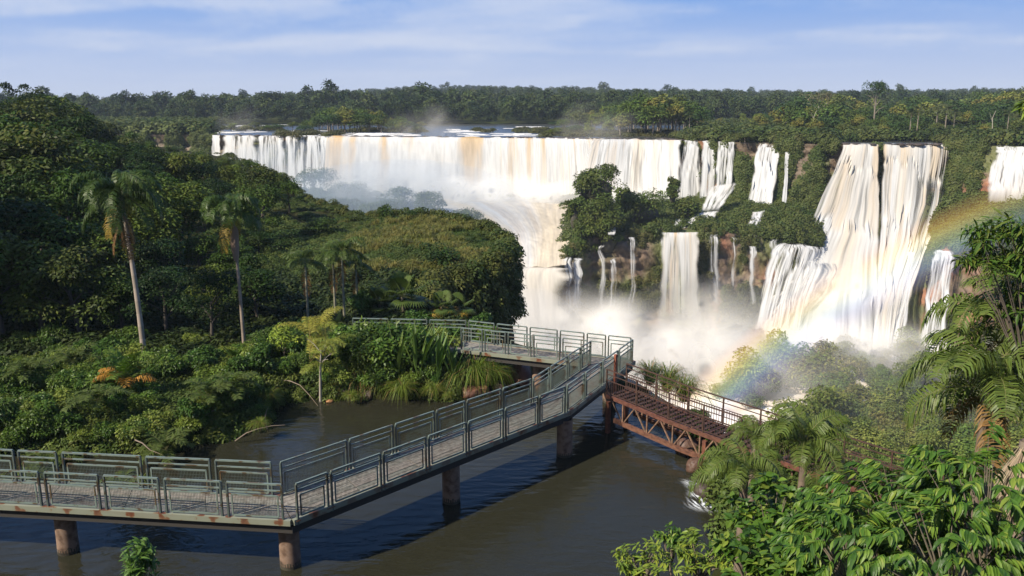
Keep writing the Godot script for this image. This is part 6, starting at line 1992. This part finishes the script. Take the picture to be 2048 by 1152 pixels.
func foreground_plants() -> void:
	var deep := [Color(0.04, 0.09, 0.012), Color(0.065, 0.13, 0.016), Color(0.028, 0.068, 0.012), Color(0.1, 0.17, 0.022), Color(0.05, 0.11, 0.014), Color(0.075, 0.13, 0.02), Color(0.035, 0.08, 0.012), Color(0.06, 0.12, 0.014), Color(0.14, 0.19, 0.028)]
	var lime := [Color(0.14, 0.2, 0.025), Color(0.18, 0.22, 0.03), Color(0.11, 0.17, 0.024)]
	# big tree with hanging leaves, lower right
	var hl := [[1800, 1025, 12.0, Vector3(1.0, 0.68, 0.9), 90, "large tree with drooping pointed leaves in the lower right corner"], [1960, 1000, 11.0, Vector3(0.9, 0.9, 0.9), 84, "drooping leaved tree at the right edge below the palm"], [1880, 1100, 10.2, Vector3(1.1, 0.6, 0.8), 84, "drooping leaved branches at the bottom right"], [1690, 1090, 11.0, Vector3(0.8, 0.55, 0.7), 64, "drooping leaved bush at the bottom right of the rounded leaf bush"], [1750, 1000, 14.0, Vector3(1.2, 0.45, 0.8), 70, "leafy treetop just under the end of the footbridge railing"], [1930, 975, 13.5, Vector3(1.0, 0.5, 0.8), 64, "leafy treetop right of the end of the footbridge railing"]]
	for g in hl:
		var z: float = g[2]
		var rr: float = (g[1] - 576.0) / 1690.0
		var c := Vector3((g[0] - 1024.0) / 1690.0 * z / (0.97758 - 0.21056 * rr), 13.7 - z * tan(0.212145 + atan(rr)), -z)
		var t := thing("leafy_tree", g[5], "tree")
		var tips := mound(c, g[3], g[4])
		twigs(t, Vector3(c.x + 0.3, ground(c.x, c.z) - 0.2, c.z + 0.3), tips, 0.06, Color(0.12, 0.1, 0.07), 3)
		leafy(t, tips, 14, 0.195, 0.064, 0.4, deep, 0)
	# rounder leaves, middle right
	for g in [[1545, 1030, 15.0, Vector3(0.9, 0.75, 0.8), 70, "bush with rounded green leaves on the right bank of the pool"], [1500, 1110, 13.5, Vector3(0.75, 0.5, 0.7), 46, "lower bush with rounded leaves at the bottom edge"], [1610, 1120, 12.0, Vector3(0.5, 0.45, 0.5), 36, "small bush with rounded leaves at the bottom edge beside the drooping leaves"]]:
		var z: float = g[2]
		var rr: float = (g[1] - 576.0) / 1690.0
		var c := Vector3((g[0] - 1024.0) / 1690.0 * z / (0.97758 - 0.21056 * rr), 13.7 - z * tan(0.212145 + atan(rr)), -z)
		var t := thing("round_leaf_bush", g[5], "bush")
		var tips := mound(c, g[3], g[4])
		twigs(t, Vector3(c.x, ground(c.x, c.z) - 0.2, c.z), tips, 0.06, Color(0.15, 0.12, 0.09), 2)
		leafy(t, tips, 9, 0.2, 0.13, 0.2, deep, 1)
	# light yellow green shrubs, bottom
	for g in [[1290, 1125, 16.5, Vector3(0.75, 0.5, 0.6), 50, 0.17, 0.05, "yellow green narrow leaved shrub at the bottom edge"], [1400, 1115, 15.5, Vector3(0.7, 0.55, 0.6), 50, 0.17, 0.055, "lime green shrub left of the lower rounded bush"], [1340, 1075, 17.5, Vector3(0.35, 0.35, 0.35), 24, 0.15, 0.06, "small dark shrub above the lime green ones"]]:
		var z: float = g[2]
		var rr: float = (g[1] - 576.0) / 1690.0
		var c := Vector3((g[0] - 1024.0) / 1690.0 * z / (0.97758 - 0.21056 * rr), 13.7 - z * tan(0.212145 + atan(rr)), -z)
		var t := thing("lime_shrub", g[7], "shrub")
		var tips := mound(c, g[3], g[4])
		twigs(t, Vector3(c.x, ground(c.x, c.z) - 0.2, c.z), tips, 0.05, Color(0.15, 0.12, 0.09), 2)
		leafy(t, tips, 10, g[5], g[6], 0.3, deep if g[4] == 24 else lime, 1)
	# small treetop, bottom left
	var sc := Vector3(-8.31, 3.89, -17.00)
	var sm := thing("small_tree", "small leafy treetop alone at the bottom left before the boardwalk", "tree")
	var stips := mound(sc, Vector3(0.42, 0.55, 0.42), 34, -0.4)
	stips.append_array(mound(sc - Vector3(0, 0.7, 0), Vector3(0.7, 0.5, 0.6), 26, -0.4))
	twigs(sm, Vector3(sc.x, -1.0, sc.z), stips, 0.06, Color(0.15, 0.12, 0.08), 2)
	leafy(sm, stips, 9, 0.21, 0.075, 0.3, [Color(0.06, 0.12, 0.02), Color(0.075, 0.14, 0.024), Color(0.05, 0.1, 0.02)], 1)
	# right edge tree with leaf whorls
	for g in [[2000, 500, 15.0, Vector3(0.72, 0.72, 0.6), 90, "leafy branches with whorled dark leaves at the right edge before the terrace"], [2045, 600, 15.0, Vector3(0.45, 0.75, 0.5), 50, "leafy branch at the right edge above the dry palm"], [2062, 205, 13.0, Vector3(0.2, 0.22, 0.2), 10, "few yellow green leaves at the upper right edge before the forest"]]:
		var z: float = g[2]
		var rr: float = (g[1] - 576.0) / 1690.0
		var c := Vector3((g[0] - 1024.0) / 1690.0 * z / (0.97758 - 0.21056 * rr), 13.7 - z * tan(0.212145 + atan(rr)), -z)
		var t := thing("whorl_tree", g[5], "tree")
		var tips := mound(c, g[3], g[4], -0.5)
		twigs(t, Vector3(c.x + 1.6, maxf(c.y - 6.0, ground(c.x + 1.6, c.z + 0.5)), c.z + 0.5), tips, 0.045, Color(0.1, 0.08, 0.06), 3)
		leafy(t, tips, 11, 0.23, 0.05, 0.4, [Color(0.045, 0.09, 0.014), Color(0.06, 0.11, 0.018), Color(0.09, 0.12, 0.02)] if g[4] > 10 else lime, 1)
	# palms at the right
	var green := Color(0.085, 0.12, 0.024)
	var stalk := Color(0.16, 0.16, 0.06)
	var kinds := []
	for k in 6:
		kinds.append(frond(2.0, 60, 0.6, [1.3, 0.9, 0.55, 0.2, 1.1, -0.1][k], [2.3, 2.3, 2.1, 1.8, 2.5, 1.4][k], 1.0, 0.036, green, stalk))
	var brown := frond(1.6, 40, 0.42, -0.7, 0.9, 1.2, 0.036, Color(0.2, 0.12, 0.045), Color(0.2, 0.13, 0.06))
	for g in [[1610, 892, 21.0, 0.8, 17, 0, "bushy palm with long hanging fronds before the footbridge railing"], [1510, 878, 22.0, 0.5, 9, 0, "smaller palm whose fronds hang before the footbridge girder"], [1490, 945, 19.5, 0.75, 12, 0, "low palm with fronds combed down over the white ripple"], [1978, 770, 15.0, 0.95, 15, 3, "palm with yellowing fronds and dry brown ones at the right edge"], [2020, 655, 16.0, 0.95, 13, 1, "taller palm behind it at the right edge with a dry flower head"]]:
		var z: float = g[2]
		var rr: float = (g[1] - 576.0) / 1690.0
		var c := Vector3((g[0] - 1024.0) / 1690.0 * z / (0.97758 - 0.21056 * rr), 13.7 - z * tan(0.212145 + atan(rr)), -z)
		var base := maxf(0.2, ground(c.x, c.z))
		var t := thing("bank_palm", g[6], "palm", Vector3(c.x, base, c.z))
		palm_parts(t, c.y - base, 0.12, g[4], kinds, Color(0.16, 0.12, 0.09), Vector3.ZERO, brown, g[5])
		for o in t.get_children():
			if String(o.name).contains("frond"):
				o.scale *= g[3]
	var shag := thing("dry_palm_skirt", "pale shaggy skirt of dead palm fibre on a trunk at the right edge", "palm", Vector3(8.13, 8.14, -12.50))
	var sg := MB.new()
	sg.tube([Vector3(0, -3.5, 0), Vector3(0, -0.6, 0), Vector3(0, 0.4, 0)], [0.12, 0.13, 0.12], 8, Color(0.2, 0.16, 0.12))
	obj("trunk", sg.commit(), M.bark, shag)
	var fb := MB.new()
	for i in 900:
		var d := flat_dir()
		var q := d * 0.1 + Vector3(0, rng.randf_range(-0.3, 0.35), 0)
		var e := q + d * rng.randf_range(0.12, 0.32) + Vector3(0, rng.randf_range(-0.75, -0.3), 0)
		var s := d.cross(Vector3.UP) * 0.006
		fb.quad(q - s, q + s, e + s, e - s, jit(Color(0.34, 0.26, 0.18), 0.25))
	obj("fibre", fb.commit(), M.leaf, shag).set_meta("kind", "stuff")


func air() -> void:
	spray("spray", "white spray boiling up at the foot of the main curtain", [
		[Vector3(-22.30, -13.00, -262.00), Vector3(22, 2.5, 6), 18, 9.0, 1.1], [Vector3(-2.12, -13.50, -256.00), Vector3(24, 2.5, 7), 20, 8.0, 1.1], [Vector3(-41.77, -12.00, -268.00), Vector3(16, 4, 5), 18, 9.0, 0.6], [Vector3(15.82, -14.00, -252.00), Vector3(14, 2, 4), 14, 6.0, 0.8], [Vector3(35.84, -13.50, -246.00), Vector3(14, 2, 4), 14, 6.0, 0.7]])
	spray("spray", "dense spray that fills the lower gorge", [
		[Vector3(20.63, -36.00, -176.00), Vector3(13, 5, 4), 10, 9.0, 1.1], [Vector3(32.49, -40.00, -172.00), Vector3(17, 3, 4), 9, 9.0, 1.2], [Vector3(42.64, -40.00, -170.00), Vector3(15, 3, 4), 7, 9.0, 1.1], [Vector3(7.89, -40.00, -168.00), Vector3(10, 4, 4), 7, 8.0, 1.1], [Vector3(16.99, -37.00, -166.00), Vector3(12, 5, 4), 7, 11.0, 0.9], [Vector3(30.96, -37.00, -164.00), Vector3(14, 4, 4), 8, 11.0, 0.9], [Vector3(42.63, -38.00, -166.00), Vector3(10, 4, 4), 6, 10.0, 0.8]])
	spray("spray", "thin bright mist that drifts over the gorge floor and its bushes", [
		[Vector3(51.82, -38.00, -156.00), Vector3(14, 3, 8), 9, 9.0, 0.28], [Vector3(76.17, -37.00, -168.00), Vector3(18, 3, 5), 10, 9.0, 0.3], [Vector3(46.39, -34.00, -178.00), Vector3(12, 5, 5), 7, 9.0, 0.5], [Vector3(24.02, -34.00, -182.00), Vector3(13, 3, 4), 6, 8.0, 0.5], [Vector3(90.66, -37.00, -168.00), Vector3(12, 3, 5), 6, 9.0, 0.2], [Vector3(3.80, -34.00, -172.00), Vector3(7, 8, 6), 8, 7.0, 0.5]])
	spray("spray", "spray at the foot of the great right fall", [
		[Vector3(64.59, -39.00, -176.00), Vector3(15, 3, 3), 9, 7.0, 0.9], [Vector3(77.60, -39.00, -176.00), Vector3(13, 3, 3), 9, 7.0, 0.9], [Vector3(78.28, -29.00, -194.00), Vector3(15, 4, 3), 8, 7.0, 0.6], [Vector3(53.14, -40.00, -170.00), Vector3(12, 2.5, 5), 7, 8.0, 0.9]])
	mist("mist", "bluish haze before the left end of the far rim", Vector3(-57.73, -9.00, -255.00), Vector3(80, 26, 34), 0.012, Color(0.85, 0.93, 1.0))
	mist("mist", "pale haze over the brush on the far side of the headland", Vector3(-29.87, -12.00, -225.00), Vector3(70, 24, 60), 0.012)
	spray("spray", "thin plumes of mist that rise over the rim behind the main curtain and the veil", [
		[Vector3(-24.99, 6.00, -270.00), Vector3(10, 4, 3), 9, 7.0, 0.2], [Vector3(-21.77, 10.00, -270.00), Vector3(6, 4, 3), 4, 6.0, 0.12], [Vector3(29.13, 6.00, -262.00), Vector3(17, 4, 4), 10, 8.0, 0.13], [Vector3(-94.11, 6.00, -292.00), Vector3(8, 4, 3), 8, 7.0, 0.07]])
	mist("mist", "soft mist over the wall between the centre column and the broad lower fall", Vector3(46.78, -32.00, -180.00), Vector3(50, 20, 24), 0.006)
	mist("mist", "soft mist low before the mossy rock wall", Vector3(23.20, -36.00, -184.00), Vector3(46, 16, 16), 0.006)
	mist("mist", "haze over the bushes on the gorge floor", Vector3(67.67, -38.00, -150.00), Vector3(110, 18, 60), 0.0045)
	mist("mist", "grey spray in the shadow beside the headland cliff", Vector3(3.76, -36.00, -170.00), Vector3(24, 26, 24), 0.02)
	# rainbow: a bow of lit droplets round the point opposite the sun
	var axis := -SUNWARD.normalized()
	var sx := axis.cross(Vector3.UP).normalized()
	var sy := sx.cross(axis).normalized()
	var bands := [[43.0, Color(1.0, 0.4, 0.2), 0.00], [42.5, Color(1.0, 0.5, 0.18), 0.34], [42.05, Color(1.0, 0.68, 0.2), 0.71], [41.6, Color(1.0, 0.9, 0.4), 0.75], [41.15, Color(0.85, 1.0, 0.7), 0.52], [40.7, Color(0.6, 0.85, 1.0), 0.60], [40.2, Color(0.45, 0.6, 1.0), 0.60], [39.7, Color(0.5, 0.5, 1.0), 0.30], [39.0, Color(0.6, 0.5, 0.95), 0.00]]
	var p := PackedVector3Array()
	var c := PackedColorArray()
	var n := 60
	for b in bands:
		for i in n + 1:
			var f := float(i) / n
			var phi := deg_to_rad(lerpf(116.0, 165.0, f))
			var a := deg_to_rad(b[0])
			var d := (axis * cos(a) + (sx * cos(phi) + sy * sin(phi)) * sin(a)).normalized()
			p.append(Vector3(0, 13.7, 0) + d * (132.0 / cos(a) * 0.745))
			var col: Color = b[1]
			c.append(Color(col.r, col.g, col.b, b[2] * lerpf(0.5, 0.72, smoothstep(0.2, 0.65, f)) * smoothstep(0, 0.42, f) * smoothstep(1.0, 0.9, f)))
	var bow := obj("rainbow", grid_mesh(p, c, n + 1, bands.size(), true), M.bow)
	tag(bow, "rainbow that arches up to the right through the spray of the great right fall", "rainbow")
